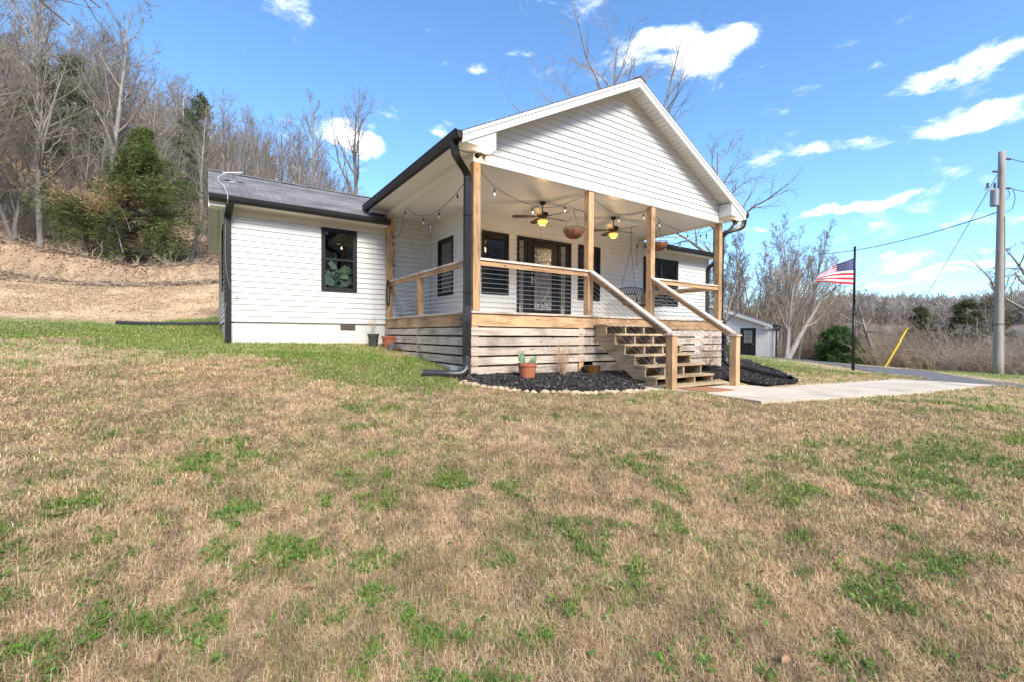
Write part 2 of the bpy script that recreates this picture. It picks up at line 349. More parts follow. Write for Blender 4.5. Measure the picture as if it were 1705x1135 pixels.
# clouds: (azimuth deg clockwise from +Y, elevation deg, half width deg, half height deg, density)
def azel(x,y):
    v=ax_f+ax_r*((x-852.5)/750.75)-ax_u*((y-567.5)/750.75);v.normalize();return v
CL=[(1165,72,88,30,1),(1075,78,62,26,.8),(1205,60,50,24,.9),(868,84,34,12,.6),(793,123,26,9,.5),(728,212,30,13,.8),(592,222,50,22,1),(1640,90,75,20,1),(1675,195,75,24,1),(1395,232,62,10,.45),
    (1425,343,78,10,.9),(1555,470,120,7,.6),(1560,430,75,12,.8),(1500,440,80,8,.6),(1600,455,60,7,.6),(1695,366,50,14,.8),(1330,350,40,6,.4),(1455,180,30,8,.2),(1390,440,70,8,.5),(1250,440,60,10,.4),(90,55,25,15,.25),(1240,370,40,8,.4),
    (1380,500,160,20,.35),(1600,500,150,22,.35)]
CL=[(x,y,hw,hh*(.8 if x>1300 else 1),den*(.8 if y>420 else .95 if x>1300 else 1)) for x,y,hw,hh,den in CL]
acc=None
for (x,y,hw,hh,den) in CL:
    c=azel(x,y);rt=c.cross(Vector((0,0,1))).normalized();up=rt.cross(c)
    aw=1/(hw/750.75*1.12);ah=1/(hh/750.75*1.3)
    d1=N(nt,'ShaderNodeVectorMath',operation='DOT_PRODUCT');nt.links.new(dd.outputs[0],d1.inputs[0]);d1.inputs[1].default_value=rt*aw
    d2=N(nt,'ShaderNodeVectorMath',operation='DOT_PRODUCT');nt.links.new(dd.outputs[0],d2.inputs[0]);d2.inputs[1].default_value=up*ah
    d3=N(nt,'ShaderNodeVectorMath',operation='DOT_PRODUCT');nt.links.new(dd.outputs[0],d3.inputs[0]);d3.inputs[1].default_value=c
    g=N(nt,'ShaderNodeMath',operation='GREATER_THAN');nt.links.new(d3.outputs['Value'],g.inputs[0]);g.inputs[1].default_value=.2
    cb=N(nt,'ShaderNodeCombineXYZ');nt.links.new(d1.outputs['Value'],cb.inputs[0]);nt.links.new(d2.outputs['Value'],cb.inputs[1])
    ln=N(nt,'ShaderNodeVectorMath',operation='LENGTH');nt.links.new(cb.outputs[0],ln.inputs[0])
    mr=N(nt,'ShaderNodeMapRange',interpolation_type='SMOOTHSTEP');mr.inputs[1].default_value=1.15;mr.inputs[2].default_value=.15;mr.inputs[3].default_value=0;mr.inputs[4].default_value=den;nt.links.new(ln.outputs['Value'],mr.inputs[0])
    ml=N(nt,'ShaderNodeMath',operation='MULTIPLY');nt.links.new(mr.outputs[0],ml.inputs[0]);nt.links.new(g.outputs[0],ml.inputs[1])
    if acc is None: acc=ml.outputs[0]
    else:
        mx=N(nt,'ShaderNodeMath',operation='MAXIMUM');nt.links.new(acc,mx.inputs[0]);nt.links.new(ml.outputs[0],mx.inputs[1]);acc=mx.outputs[0]
mpc=N(nt,'ShaderNodeMapping');mpc.inputs['Scale'].default_value=(1,1,2.2);nt.links.new(D,mpc.inputs[0])
nf=noise(nt,mpc.outputs[0],9,8,.62,.4)
ad=N(nt,'ShaderNodeMath',operation='ADD');nt.links.new(acc,ad.inputs[0])
nm=N(nt,'ShaderNodeMapRange');nm.inputs[1].default_value=.3;nm.inputs[2].default_value=.7;nm.inputs[3].default_value=-.75;nm.inputs[4].default_value=.40;nt.links.new(nf.outputs[0],nm.inputs[0]);nt.links.new(nm.outputs[0],ad.inputs[1])
cm=N(nt,'ShaderNodeMapRange',interpolation_type='SMOOTHSTEP');cm.inputs[1].default_value=.06;cm.inputs[2].default_value=1.0;nt.links.new(ad.outputs[0],cm.inputs[0])
SKYMUL=(.83,1.12,1.33)
skc=mix(nt,1.,sky.outputs[0],SKYMUL,'MULTIPLY')
CLOUDC=(9.6,9.7,10.2)
nsh=noise(nt,mpc.outputs[0],16,6,.6,.3);rsh=ramp(nt,nsh.outputs[0],[(.34,(7.2,7.8,9.0)),(.52,(9.4,9.6,10.2)),(.66,(10.8,10.8,11))])
col=mix(nt,cm.outputs[0],skc,rsh.outputs[0]);nt.links.new(col,bg.inputs[0])
vs=scene.view_settings;vs.view_transform='Standard';vs.look='None';vs.gamma=1;vs.exposure=1.0

# ------------------------------------------------------------------ polygons on the ground
def inpoly(x,y,poly):
    x=np.asarray(x);y=np.asarray(y);c=np.zeros(x.shape,bool);n=len(poly);j=n-1
    for i in range(n):
        xi,yi=poly[i];xj,yj=poly[j]
        if yi!=yj: c^=((yi>y)!=(yj>y))&(x<(xj-xi)*(y-yi)/(yj-yi)+xi)
        j=i
    return c
PATH=[(2.33,-1.8),(2.89,-2.25),(2.66,-3.5),(4.5,-3.79),(7.15,-4.07),(12.3,-4.3),(11.65,-2.5),(8.5,-2.46),(6.22,-2.43),(5.2,-2.42),(5.2,-1.5),(2.33,-1.35)]
MULCHL=[(-.42,-.35),(-.46,-.55),(-.26,-.95),(-.03,-1.24),(.32,-1.5),(.74,-1.7),(1.24,-1.83),(1.66,-1.9),(2.3,-1.86),(2.3,-1.3),(5.25,-1.4),(5.25,.1),(-.1,.1),(-.25,-.1)]
MULCHR=[(5.15,-2.38),(6.3,-2.36),(6.98,-2.1),(7.7,-1.6),(8.66,-.93),(9.6,-.25),(10.45,.44),(12.2,1.7),(13,2.8),(7.5,2.9),(7.5,.1),(5.2,.1)]
DRIVE=[(10.8,-5.6),(12.2,-4.45),(11.8,-2.7),(14.3,-2.6),(20,1.2),(25.2,5.3),(27.6,9.4),(31,11.0),(33.6,11.3),(34,9.5),(31.6,7.6),(27.8,3.0),(25.5,.6),(19.2,-2.45),(14.3,-4.45),(13.0,-6.8),(12.2,-10),(9.3,-10),(10.0,-7.2)]
HOUSE=[(-3.42,4.54),(1.23,4.54),(1.23,2.57),(10.85,2.57),(10.85,11.3),(-3.42,11.3)]
PORCH=[(0,-.02),(7.46,-.02),(7.46,2.57),(1.23,2.57),(1.23,4.54),(0,4.54)]
def excl(x,y):
    return inpoly(x,y,PATH)|inpoly(x,y,MULCHL)|inpoly(x,y,MULCHR)|inpoly(x,y,DRIVE)|inpoly(x,y,HOUSE)|inpoly(x,y,PORCH)
def blob(x,y,cx,cy,rx,ry,a=0):
    dx=x-cx;dy=y-cy;c=math.cos(a);s=math.sin(a);u=(dx*c+dy*s)/rx;v=(-dx*s+dy*c)/ry
    return np.clip(1-(u*u+v*v),0,1)
def greenness(x,y):
    """0..1: where living green grass grows"""
    n=fbm(x*1.1,y*1.1,3,4);n2=fbm(x*3.6,y*3.6,11,3);n3=fbm(x*.35,y*.35,23,2)
    d=np.hypot(x+3.7,y+6.8)
    b=n*.20+n2*.42+.38*fbm(x*10,y*10,14,3)
    thr=.609-.09*(n3-.5)*2
    thr=thr-.055*sstep(4.2,1.9,d)-.07*blob(x,y,-4.9,-3.9,2.2,1.3,.2)-.04*blob(x,y,2,-6.5,3,1.6,0)
    thr=thr-.42*blob(x,y,-7.5,9.9,7.5,3.0,.1)-.44*blob(x,y,-4.2,7.5,2.2,5,0)-.25*blob(x,y,-13,9.8,6,2.0,-.2)
    thr=thr-.34*blob(x,y,-1.3,1.6,1.7,2.9,.3)-.28*blob(x,y,-2.2,3.9,2.6,1.3,0)-.22*blob(x,y,-1.5,.3,1.3,.9,0)
    thr=thr-.12*blob(x,y,2.0,-2.5,2.6,.8,-.3)
    thr=thr-.2*blob(x,y,13,4,9,6,.5)-.25*blob(x,y,20,8,9,5,.4)-.35*blob(x,y,25,-2.5,9,3,.5)
    thr=thr-.10*blob(x,y,.6,-5.2,2.6,.9,-.4)-.10*blob(x,y,3.6,-6.2,3.5,1.3,-.5)
    g=sstep(thr-.06,thr+.09,b)
    return g*(1-sstep(12.3,13.0,y+.0*x+.5*fbm(x,y,77,2))*(x<0))
# ------------------------------------------------------------------ ground sheet
na=900;rr_=np.concatenate([[0.0],np.geomspace(.5,24,210),np.geomspace(24.3,70,110)[0:],np.geomspace(71,1200,80)]);nr=len(rr_)
th=np.linspace(0,2*PI,na,endpoint=False)
TH,RR=np.meshgrid(th,rr_);GX=RR*np.sin(TH)-3.7;GY=RR*np.cos(TH)-6.8;GZ=height(GX,GY)
inP=inpoly(GX,GY,PATH)|inpoly(GX,GY,DRIVE);GZ=GZ-.04*inP
soil=np.array([.25,.165,.095]);thatch=np.array([.52,.37,.22]);green=np.array([.16,.24,.05]);tanc=np.array([.57,.41,.25]);litter=np.array([.31,.215,.145]);dirt=np.array([.26,.16,.09])
n=fbm(GX*1.7,GY*1.7,31,5)[...,None];n6=fbm(GX*7,GY*7,41,3)[...,None]
p2=sstep(.34,.58,fbm(GX*9.5,GY*9.5,49,3))[...,None];col=soil*(1-n)+thatch*n;col=col*(.72+.5*n6)*(.65+.42*p2)
dist=np.hypot(GX+3.7,GY+6.8)[...,None];far_=sstep(4,11,dist)
col=col*(1-far_)+(np.array([.50,.355,.215])*(.78+.44*n))*far_
g=greenness(GX,GY)[...,None];gg=g*np.where(dist<12,.5,.8);col=col*(1-gg)+green*gg*(.8+.4*n6)
# straw-covered bare earth, bank, leaf litter of the wood
yy=(GY+.6*fbm(GX*.6,GY*.6,55,3))[...,None];left=sstep(2.0,-1.5,GX)[...,None]
t1=sstep(12.7,13.0,yy)*left;col=col*(1-t1)+tanc*(.82+.36*n6)*t1
ybank=(GY+.12*GX+.8*(fbm(GX*.35,GY*.35,91)-.5))[...,None]
t3=sstep(20.2,20.6,ybank)*sstep(22,21,ybank)*left*(n6>.42);col=col*(1-.75*t3)+dirt*.75*t3
t2=sstep(19.6,21.5,ybank+1.5*(n-.5))*left;lf=litter*(.7+.7*n6);col=col*(1-t2*.8)+lf*t2*.8
wood_=sstep(20,24,GY+.25*GX)[...,None]*sstep(-1.5,2,GX)[...,None];col=col*(1-wood_)+litter*wood_*(.7+.6*n6)
rightw=sstep(29,33,GX-.35*GY)[...,None];col=col*(1-rightw)+np.array([.36,.26,.17])*rightw*(.7+.6*n6)
farw=sstep(90,140,dist);col=col*(1-farw)+np.array([.235,.18,.14])*farw*(.75+.5*n)
V=np.stack([GX,GY,GZ],-1).reshape(-1,3)
i=np.arange(nr-1)[:,None];j=np.arange(na)[None,:];j2=(j+1)%na
F=np.stack([i*na+j,i*na+j2+0*i,(i+1)*na+j2,(i+1)*na+j],-1).reshape(-1,4)[na:]
F3=np.stack([np.zeros(na,int),na+(np.arange(na)+1)%na,na+np.arange(na)],-1)
gobj=npmesh('ground',V,F[:,::-1],F3[:,::-1],[ground_m],smooth=True,attr={'col':np.concatenate([col.reshape(-1,3),np.ones((len(V),1))],1)})
tag(gobj,kind='structure')
# ------------------------------------------------------------------ path, drive, mulch
def sheet(name,poly,step,zf,mat,thick=0,kind='structure',label=None):
    xs=[p[0] for p in poly];ys=[p[1] for p in poly]
    import bmesh
    bm=bmesh.new()
    # subdivide outline
    P=[]
    for k in range(len(poly)):
        a=poly[k];b=poly[(k+1)%len(poly)];L=math.hypot(b[0]-a[0],b[1]-a[1]);m=max(1,int(L/step))
        for q in range(m): P.append((a[0]+(b[0]-a[0])*q/m,a[1]+(b[1]-a[1])*q/m))
    f=bm.faces.new([bm.verts.new((x,y,0)) for x,y in P])
    x=math.ceil(min(xs)/step)*step
    while x<max(xs):
        bmesh.ops.bisect_plane(bm,geom=bm.verts[:]+bm.edges[:]+bm.faces[:],plane_co=(x,0,0),plane_no=(1,0,0));x+=step
    y=math.ceil(min(ys)/step)*step
    while y<max(ys):
        bmesh.ops.bisect_plane(bm,geom=bm.verts[:]+bm.edges[:]+bm.faces[:],plane_co=(0,y,0),plane_no=(0,1,0));y+=step
    co=np.array([v.co[:] for v in bm.verts]);z=zf(co[:,0],co[:,1])
    for v,zz in zip(bm.verts,z): v.co.z=zz
    bmesh.ops.recalc_face_normals(bm,faces=bm.faces[:])
    if sum(f.normal.z for f in bm.faces)<0: bmesh.ops.reverse_faces(bm,faces=bm.faces[:])
    if thick:
        r=bmesh.ops.extrude_face_region(bm,geom=bm.faces[:])
        for v in [e for e in r['geom'] if isinstance(e,bmesh.types.BMVert)]: v.co.z+=0
        top=[e for e in r['geom'] if isinstance(e,bmesh.types.BMVert)]
        tops=set(top)
        for v in bm.verts:
            if v not in tops: v.co.z-=thick
    me=bpy.data.meshes.new(name);bm.to_mesh(me);bm.free();me.materials.append(mat)
    o=bpy.data.objects.new(name,me);COL.objects.link(o);tag(o,label,None,None,kind);return o
def pathz(x,y): return -1.302-(x-2.3)*.0235+.002*np.sin(x*3)
def add_joints(m):
    nt=m.node_tree;b=[n for n in nt.nodes if n.type=='BSDF_PRINCIPLED'][0];src=b.inputs['Base Color'].links[0].from_socket
    tc=N(nt,'ShaderNodeTexCoord');sp=N(nt,'ShaderNodeSeparateXYZ');nt.links.new(tc.outputs['Object'],sp.inputs[0])
    d=N(nt,'ShaderNodeMath',operation='DIVIDE');d.inputs[1].default_value=1.55;nt.links.new(sp.outputs[0],d.inputs[0]);fr=N(nt,'ShaderNodeMath',operation='FRACT');nt.links.new(d.outputs[0],fr.inputs[0])
    r=ramp(nt,fr.outputs[0],[(0,(.42,.38,.33)),(.010,(.42,.38,.33)),(.016,(1,1,1))]);c=mix(nt,1.,src,r.outputs[0],'MULTIPLY')
    n=noise(nt,tc.outputs['Object'],.9,6,.7,.8);r2=ramp(nt,n.outputs[0],[(.35,(.74,.68,.60)),(.5,(1,1,1)),(.7,(1.06,1.05,1.03))]);c=mix(nt,1.,c,r2.outputs[0],'MULTIPLY')
    n=noise(nt,tc.outputs['Object'],55,3,.7);r3=ramp(nt,n.outputs[0],[(.3,(.85,.85,.85)),(.6,(1.04,1.04,1.04))]);c=mix(nt,1.,c,r3.outputs[0],'MULTIPLY');nt.links.new(c,b.inputs['Base Color'])
add_joints(concrete)
sheet('walkway',PATH,.5,lambda x,y:pathz(x,y)+.012,concrete,.12)
def gravel():
    m,nt,b,o=newmat('dark_gravel');tc=N(nt,'ShaderNodeTexCoord');v=N(nt,'ShaderNodeTexVoronoi');v.inputs['Scale'].default_value=28;nt.links.new(tc.outputs['Object'],v.inputs['Vector'])
    r=ramp(nt,v.outputs['Color'],[(.1,(.075,.073,.072)),(.9,(.22,.21,.205))]);nt.links.new(r.outputs[0],b.inputs['Base Color']);b.inputs['Roughness'].default_value=.95;bump(nt,b,v.outputs['Distance'],.8,.02);return m
sheet('driveway',DRIVE,.8,lambda x,y:height(x,y)+.012,gravel())
mulch_m=attrmat('black_mulch',rough=.9)
def mulch(name,poly,label,nchip,zoff=.03):
    P=np.array(poly);x0,y0=P.min(0);x1,y1=P.max(0)
    base=sheet(name+'_base',poly,.25,lambda x,y:height(x,y)+zoff,simple('mulch_soil',(.02,.018,.018),(.012,.012,.012),20,.95))
    bm=base.data;vb=np.array([v.co[:] for v in bm.vertices]);fb=[tuple(p.vertices) for p in bm.polygons]
    xs=RNG.uniform(x0,x1,nchip*4);ys=RNG.uniform(y0,y1,nchip*4);k=inpoly(xs,ys,poly);xs=xs[k][:nchip];ys=ys[k][:nchip];n=len(xs)
    z=height(xs,ys)+zoff+RNG.uniform(.0,.03,n)+.02*fbm(xs*4,ys*4,8)
    L=RNG.uniform(.007,.030,n);W=RNG.uniform(.0025,.007,n);a=RNG.uniform(0,2*PI,n);t=RNG.normal(0,.45,n)
    d=np.stack([np.cos(a)*np.cos(t),np.sin(a)*np.cos(t),np.sin(t)],1)*L[:,None]/1;sd_=np.stack([-np.sin(a),np.cos(a),RNG.normal(0,.5,n)],1)*W[:,None]
    c=np.stack([xs,ys,z],1);u=np.cross(d,sd_);u/=np.linalg.norm(u,axis=1)[:,None]+1e-9;u=u*.003
    VV=np.stack([c-d-sd_-u,c+d-sd_-u,c+d+sd_-u,c-d+sd_-u,c-d*.8-sd_*.8+u,c+d*.9-sd_*.7+u,c+d*.8+sd_*.9+u,c-d*.9+sd_*.8+u],1).reshape(-1,3)
    b=np.arange(n)[:,None,None]*8;q=np.array([(4,5,6,7),(0,1,5,4),(1,2,6,5),(2,3,7,6),(3,0,4,7)])[None];Fq=(b+q).reshape(-1,4)
    sh=RNG.choice([.014,.024,.045,.09,.22],n,p=[.30,.30,.22,.13,.05]);cc=np.stack([sh*1.08,sh*.98,sh*.95,np.ones(n)],1)
    ch=npmesh(name,VV,Fq,None,[mulch_m],attr={'col':np.repeat(cc,8,0)})
    tag(ch,label,'mulch',None,'stuff')
    base.name='soil_bed';tag(base,kind='structure')
    return ch
mulch('mulch',MULCHL,'black wood mulch in the bed before the porch skirting left of the stairs',34000)
mulch('mulch',MULCHR,'black wood mulch in the bed right of the porch stairs',24000)
# ------------------------------------------------------------------ HOUSE
house=empty('house',(0,4.54,-.65),'white vinyl sided single storey house with gabled front porch, black gutters and wooden deck','house')
def part(mb,name,mat,parent=house,**k): return mb.build(name,mat,parent,**k)
def siding(mb,org,dx,nrm,z0,z1,xf,holes=(),course=.125,zstart=None):
    """lap siding: xf(z)->(xa,xb) in wall coordinate; holes = (xa,xb,za,zb)"""
    org=Vector(org);dx=Vector(dx);nrm=Vector(nrm);zs=z0 if zstart is None else zstart
    zb=set([z0,z1]);z=zs
    while z<z1:
        if z>z0:zb.add(round(z,5))
        z+=course
    for h in holes:
        for q in(h[2],h[3]):
            if z0<q<z1:zb.add(q)
    zb=sorted(zb)
    for a,b in zip(zb[:-1],zb[1:]):
        if b-a<1e-4:continue
        m=(a+b)/2;k=math.floor((m-zs)/course+1e-6)
        oa=.021-.018*((a-zs)/course-k);ob=.021-.018*((b-zs)/course-k)
        xa0,xb0=xf(a);xa1,xb1=xf(b)
        segs=[(0,1)]
        hs=sorted([(h[0],h[1]) for h in holes if h[2]<m<h[3]])
        cur=xa0;spans=[];
        for h in hs:
            if h[0]>cur: spans.append((cur,h[0],False,True) if not spans else (cur,h[0],True,True))
            cur=h[1]
        spans.append((cur,xb0,bool(hs),False))
        for (p,q,lf,rf) in spans:
            p1=p if lf else (xa1 if p==xa0 else p); q1=q if rf else xb1
            if q-p<1e-4 and q1-p1<1e-4: continue
            P=lambda x,z,o: org+dx*x+nrm*o+Vector((0,0,z))
            mb.quad(P(p,a,oa),P(q,a,oa),P(q1,b,ob),P(p1,b,ob))
            if abs(a-(zs+k*course))<1e-4: mb.quad(P(p,a,.001),P(q,a,.001),P(q,a,oa),P(p,a,oa))
    return mb
WT,WB=2.075,.57
# openings (wall coordinate = world X or Y)
wl=(-1.53,-.71,.60,2.09)                       # left wing
ww=[(1.66,2.43,WB,WT)];wd=(2.68,4.46,0.0,2.075);wn=(4.72,5.56,WB,2.09);wr=(7.42,9.13,.55,2.045)
ins=.06
def shrink(h,k=.045): return (h[0]+k,h[1]-k,h[2]+k,h[3]-k)
m=MB();siding(m,(0,4.54,0),(1,0,0),(0,-1,0),-.16,2.27,lambda z:(-3.36,-.0),[shrink(wl)]);siding(m,(0,4.54,0),(1,0,0),(0,-1,0),-.16,2.565,lambda z:(.001,1.215));part(m,'front_siding',sid)
RU=lambda x:2.70+.52*(min(x+.40,7.88-x))       # underside line of porch gable roof
m=MB();siding(m,(0,2.57,0),(1,0,0),(0,-1,0),0.0,2.565,lambda z:(1.245,7.0),[shrink(ww[0]),(wd[0]+.04,wd[1]-.04,0,wd[3]-.04),shrink(wn)])
part(m,'porch_wall_siding',sid)
m=MB();siding(m,(0,2.57,0),(1,0,0),(0,-1,0),-.125,2.30,lambda z:(7.0,10.80),[shrink(wr)],zstart=0.0-.125);part(m,'right_wing_siding',sid)
m=MB();m.box(7.0,7.45,2.56,2.66,2.3005,2.663);part(m,'wall_infill',trim)
m=MB();m.box(7.40,7.455,2.661,6.5,2.2,2.69);part(m,'side_wall_infill',trim)
rw=(3.16,4.02,.56,2.0)
m=MB();siding(m,(1.23,0,0),(0,1,0),(-1,0,0),0.0,2.565,lambda z:(2.59,4.52),[shrink(rw)]);part(m,'recess_siding',sid)
sw=(7.6,8.6,.7,2.1)
def gx_(z):
    if z<2.27: return (4.58,11.3)
    t=(z-2.27)/(3.80-2.27);return (4.58+(7.7-4.58)*t,11.3-(11.3-7.7)*t)
m=MB();siding(m,(-3.42,0,0),(0,1,0),(-1,0,0),-.16,3.79,gx_,[shrink((5.6,6.5,.6,2.1))]);part(m,'gable_end_siding',sid)
# front gable
def fg(z):
    k=(z-2.70-.0)/.52-.40
    return (max(0.06,k),min(7.40,7.48-k))
m=MB();siding(m,(0,0,0),(1,0,0),(0,-1,0),2.60,4.84,fg);part(m,'gable_siding',sid)
m=MB();m.box(0,7.46,-.02,.12,2.53,2.598);part(m,'gable_base_trim',trim)
m=MB();m.box(0.0,.06,-.02,.14,2.5985,2.68);part(m,'gable_corner_trim',trim);m=MB();m.box(7.40,7.46,-.02,.14,2.5985,2.68);part(m,'gable_corner_trim',trim)
# corner boards
m=MB();m.box(-3.44,-3.36,4.52,4.60,-.16,2.27);part(m,'corner_trim',trim)
m=MB();m.box(1.20,1.245,2.54,2.595,0,2.5595);part(m,'corner_trim',trim)
m=MB();m.box(1.165,1.203,4.495,4.537,0,2.5595);part(m,'corner_trim',trim)
m=MB();m.box(10.80,10.87,2.55,2.62,-.125,2.30);part(m,'corner_trim',trim)
# structural walls behind the siding (solid hull, with openings)
m=MB()
def wallx(m,x0,x1,y,z0,z1,holes,t=.1):
    hs=sorted(holes);cur=x0
    for h in hs:
        m.box(cur,h[0],y+.004,y+t,z0,z1);m.box(h[0],h[1],y+.004,y+t,z0,h[2]) if h[2]>z0 else None;m.box(h[0],h[1],y+.004,y+t,h[3],z1);cur=h[1]
    m.box(cur,x1,y+.004,y+t,z0,z1)
wallx(m,-3.40,1.2,4.54,-.15,2.25,[shrink(wl)]);wallx(m,1.235,10.84,2.57,-.12,2.28,[shrink(ww[0]),(wd[0]+.04,wd[1]-.04,-.12,wd[3]-.04),shrink(wn),shrink(wr)])
m.box(-3.4,10.84,11.2,11.29,-.3,2.3);m.box(10.74,10.84,2.68,11.19,-.12,2.3);m.box(0.02,7.44,.14,.24,2.7,3.0)
part(m,'wall',found)
m=MB();m.quad((10.845,2.57,-1.3),(10.845,11.3,-1.3),(10.845,11.3,3.2),(10.845,2.57,2.35));part(m,'right_end_siding',sid)
m=MB();m.box(-3.40,1.2,4.565,4.75,-1.1,-.162);m.box(-3.40,-3.2,4.76,11.2,-1.1,-.17);m.box(-3.43,-3.401,4.60,5.1,-.172,-.16)
for zc in(-.36,-.56):
    m.box(-3.39,1.19,4.5625,4.5649,zc,zc+.006)
part(m,'foundation',found)
m=MB();m.box(7.46,10.84,2.6,2.75,-1.4,-.13);part(m,'foundation',found)
ventm=simple('vent_grille',(.18,.16,.13),(.08,.07,.06),60,.7,(1,1,8),.4)
m=MB();m.box(-1.09,-.74,4.545,4.562,-.315,-.185)
for k in range(6): m.box(-1.075,-.755,4.535,4.5445,-.305+k*.02,-.297+k*.02)
part(m,'foundation_vent',ventm)
# windows
curtain=simple('window_shade',(.10,.098,.09),(.06,.058,.055),3,.9)
def window(h,org,dx,nrm,rail=None,mull=None,scr=False,fm=blackp,depth=.5,label=None,tw=.055):
    org=Vector(org);dx=Vector(dx);nrm=Vector(nrm)
    def B(m,xa,xb,za,zb,oa,ob):
        c=org+dx*(xa+xb)/2+nrm*(oa+ob)/2+Vector((0,0,(za+zb)/2));m.obox(c,dx*(xb-xa)/2,nrm*(ob-oa)/2,Vector((0,0,(zb-za)/2)))
    a,b,c,d=h;m=MB()
    B(m,a,a+tw,c,d,-.03,.034);B(m,b-tw,b,c,d,-.03,.034);B(m,a+tw,b-tw,d-tw,d,-.03,.034);B(m,a+tw,b-tw,c,c+tw,-.03,.038)
    w_=part(m,'window',fm);
    if label:w_['label']=label
    m=MB();i=tw;s=.035
    B(m,a+i,a+i+s,c+i,d-i,-.04,.012);B(m,b-i-s,b-i,c+i,d-i,-.04,.012);B(m,a+i+s,b-i-s,d-i-s,d-i,-.04,.012);B(m,a+i+s,b-i-s,c+i,c+i+s,-.04,.012)
    if rail: B(m,a+i+s,b-i-s,rail-.022,rail+.022,-.04,.018)
    if mull: B(m,mull-.045,mull+.045,c+i+s,d-i-s,-.04,.02)
    m.build('sash',fm,w_)
    m=MB();P=lambda x,z,o:org+dx*x+nrm*o+Vector((0,0,z))
    m.quad(P(a+i,c+i,-.012),P(b-i,c+i,-.012),P(b-i,d-i,-.012),P(a+i,d-i,-.012));m.build('pane',glass,w_)
    if scr:
        m=MB();zt=rail if rail else d-i
        m.quad(P(a+i,c+i,.006),P(b-i,c+i,.006),P(b-i,(d-i) if scr==2 else zt,.006),P(a+i,(d-i) if scr==2 else zt,.006));m.build('insect_screen',screen,w_)
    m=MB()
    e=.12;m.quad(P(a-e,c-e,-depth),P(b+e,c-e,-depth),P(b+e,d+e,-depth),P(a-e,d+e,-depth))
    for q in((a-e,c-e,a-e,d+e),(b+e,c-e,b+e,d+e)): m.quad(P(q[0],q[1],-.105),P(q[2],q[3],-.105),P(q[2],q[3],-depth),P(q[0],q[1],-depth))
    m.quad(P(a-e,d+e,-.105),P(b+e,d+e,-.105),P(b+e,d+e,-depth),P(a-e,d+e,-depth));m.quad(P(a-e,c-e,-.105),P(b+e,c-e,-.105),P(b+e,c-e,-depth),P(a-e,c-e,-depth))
    m.build('unlit_room_backing',darkroom,w_)  # dark box behind the glass stands in for the unlit room
    return w_
window(wl,(0,4.54,0),(1,0,0),(0,-1,0),rail=1.36,depth=1.1,label='black double hung window with a leafy houseplant behind it')
window(ww[0],(0,2.57,0),(1,0,0),(0,-1,0),rail=None,scr=False,label='fixed black window left of the front door')
window(wn,(0,2.57,0),(1,0,0),(0,-1,0),rail=1.33,label='black window right of the front door')
window(wr,(0,2.57,0),(1,0,0),(0,-1,0),mull=8.28,label='wide two panel black slider window behind the porch swing')
window(rw,(1.23,0,0),(0,1,0),(-1,0,0),rail=1.28,scr=2,label='screened black window in the side wall of the porch recess')
window((5.6,6.5,.6,2.1),(-3.42,0,0),(0,1,0),(-1,0,0),rail=1.3,label='black window on the left gable end')
# houseplant seen behind the left window
hp=empty('houseplant',(-1.1,5.1,.35),'large green banana-leaf houseplant standing behind the left wing window','houseplant')
plm=simple('banana_leaf',(.10,.30,.16),(.42,.55,.44),3,.5,(1,6,1))
rl=random.Random(5)
for k in range(13):
    a=rl.uniform(0,2*PI);L=rl.uniform(.45,.8);z0=.55+rl.uniform(0,.75);m=MB();n=9;pts=[]
    base=Vector((-1.1+rl.uniform(-.1,.1),4.98+rl.uniform(-.05,.1),z0))
    dr=Vector((math.cos(a),math.sin(a)*.4,0));sd2=Vector((-math.sin(a)*.6,.2,.75*rl.choice((-1,1)))).normalized()
    vs=[];
    for q in range(n):
        t=q/(n-1);c=base+dr*L*t*.55+Vector((0,0,.45*t*L*1.4-.42*t*t*L*rl.uniform(.9,1.5)));wd_=.12*math.sin(PI*min(1,t*.95+.04))**.7
        vs+= [c-sd2*wd_,c+Vector((0,-.01,.01)),c+sd2*wd_]
    for v in vs:
        v.y=min(max(v.y,4.70),5.5)
    m.add(vs,[(3*q,3*q+1,3*q+4,3*q+3) for q in range(n-1)]+[(3*q+1,3*q+2,3*q+5,3*q+4) for q in range(n-1)])
    m.build('leaf',plm,hp,smooth=True)
m=MB();m.tube([(-1.1,5.1,.35),(-1.08,5.05,1.0),(-1.1,5.0,1.6)],[.03,.025,.015],8);m.build('stem',simple('plant_stem',(.12,.16,.06),None),hp)
m=MB();m.lathe([(.0,.35),(.13,.35),(.17,.62),(.15,.62),(.14,.56),(0,.56)],(-1.1,5.1,0));m.build('pot',black,hp,smooth=True)
# front door
dm=simple('black_door_paint',(.016,.014,.014),(.010,.009,.009),6,.4,spec=.3)
def leaded():
    m,nt,b,o=newmat('leaded_glass');tc=N(nt,'ShaderNodeTexCoord');v=N(nt,'ShaderNodeTexVoronoi',feature='DISTANCE_TO_EDGE');v.inputs['Scale'].default_value=11
    nt.links.new(tc.outputs['Object'],v.inputs['Vector']);r=ramp(nt,v.outputs['Distance'],[(.03,(.03,.03,.03)),(.06,(.22,.22,.22)),(.2,(.34,.345,.34))])
    nt.links.new(r.outputs[0],b.inputs['Base Color']);b.inputs['Roughness'].default_value=.2;b.inputs['Metallic'].default_value=.1;bump(nt,b,v.outputs['Distance'],.6,.01);return m
lead=leaded();frost=simple('frosted_door_glass',(.16,.16,.155),(.09,.09,.088),6,.16,(1,1,.5),.15,spec=.8)
y=2.57
m=MB();a,b_,zt=wd[0],wd[1],wd[3]
m.box(a,a+.06,y-.04,y+.05,0,zt);m.box(b_-.06,b_,y-.04,y+.05,0,zt);m.box(a+.06,b_-.06,y-.04,y+.05,zt-.07,zt)
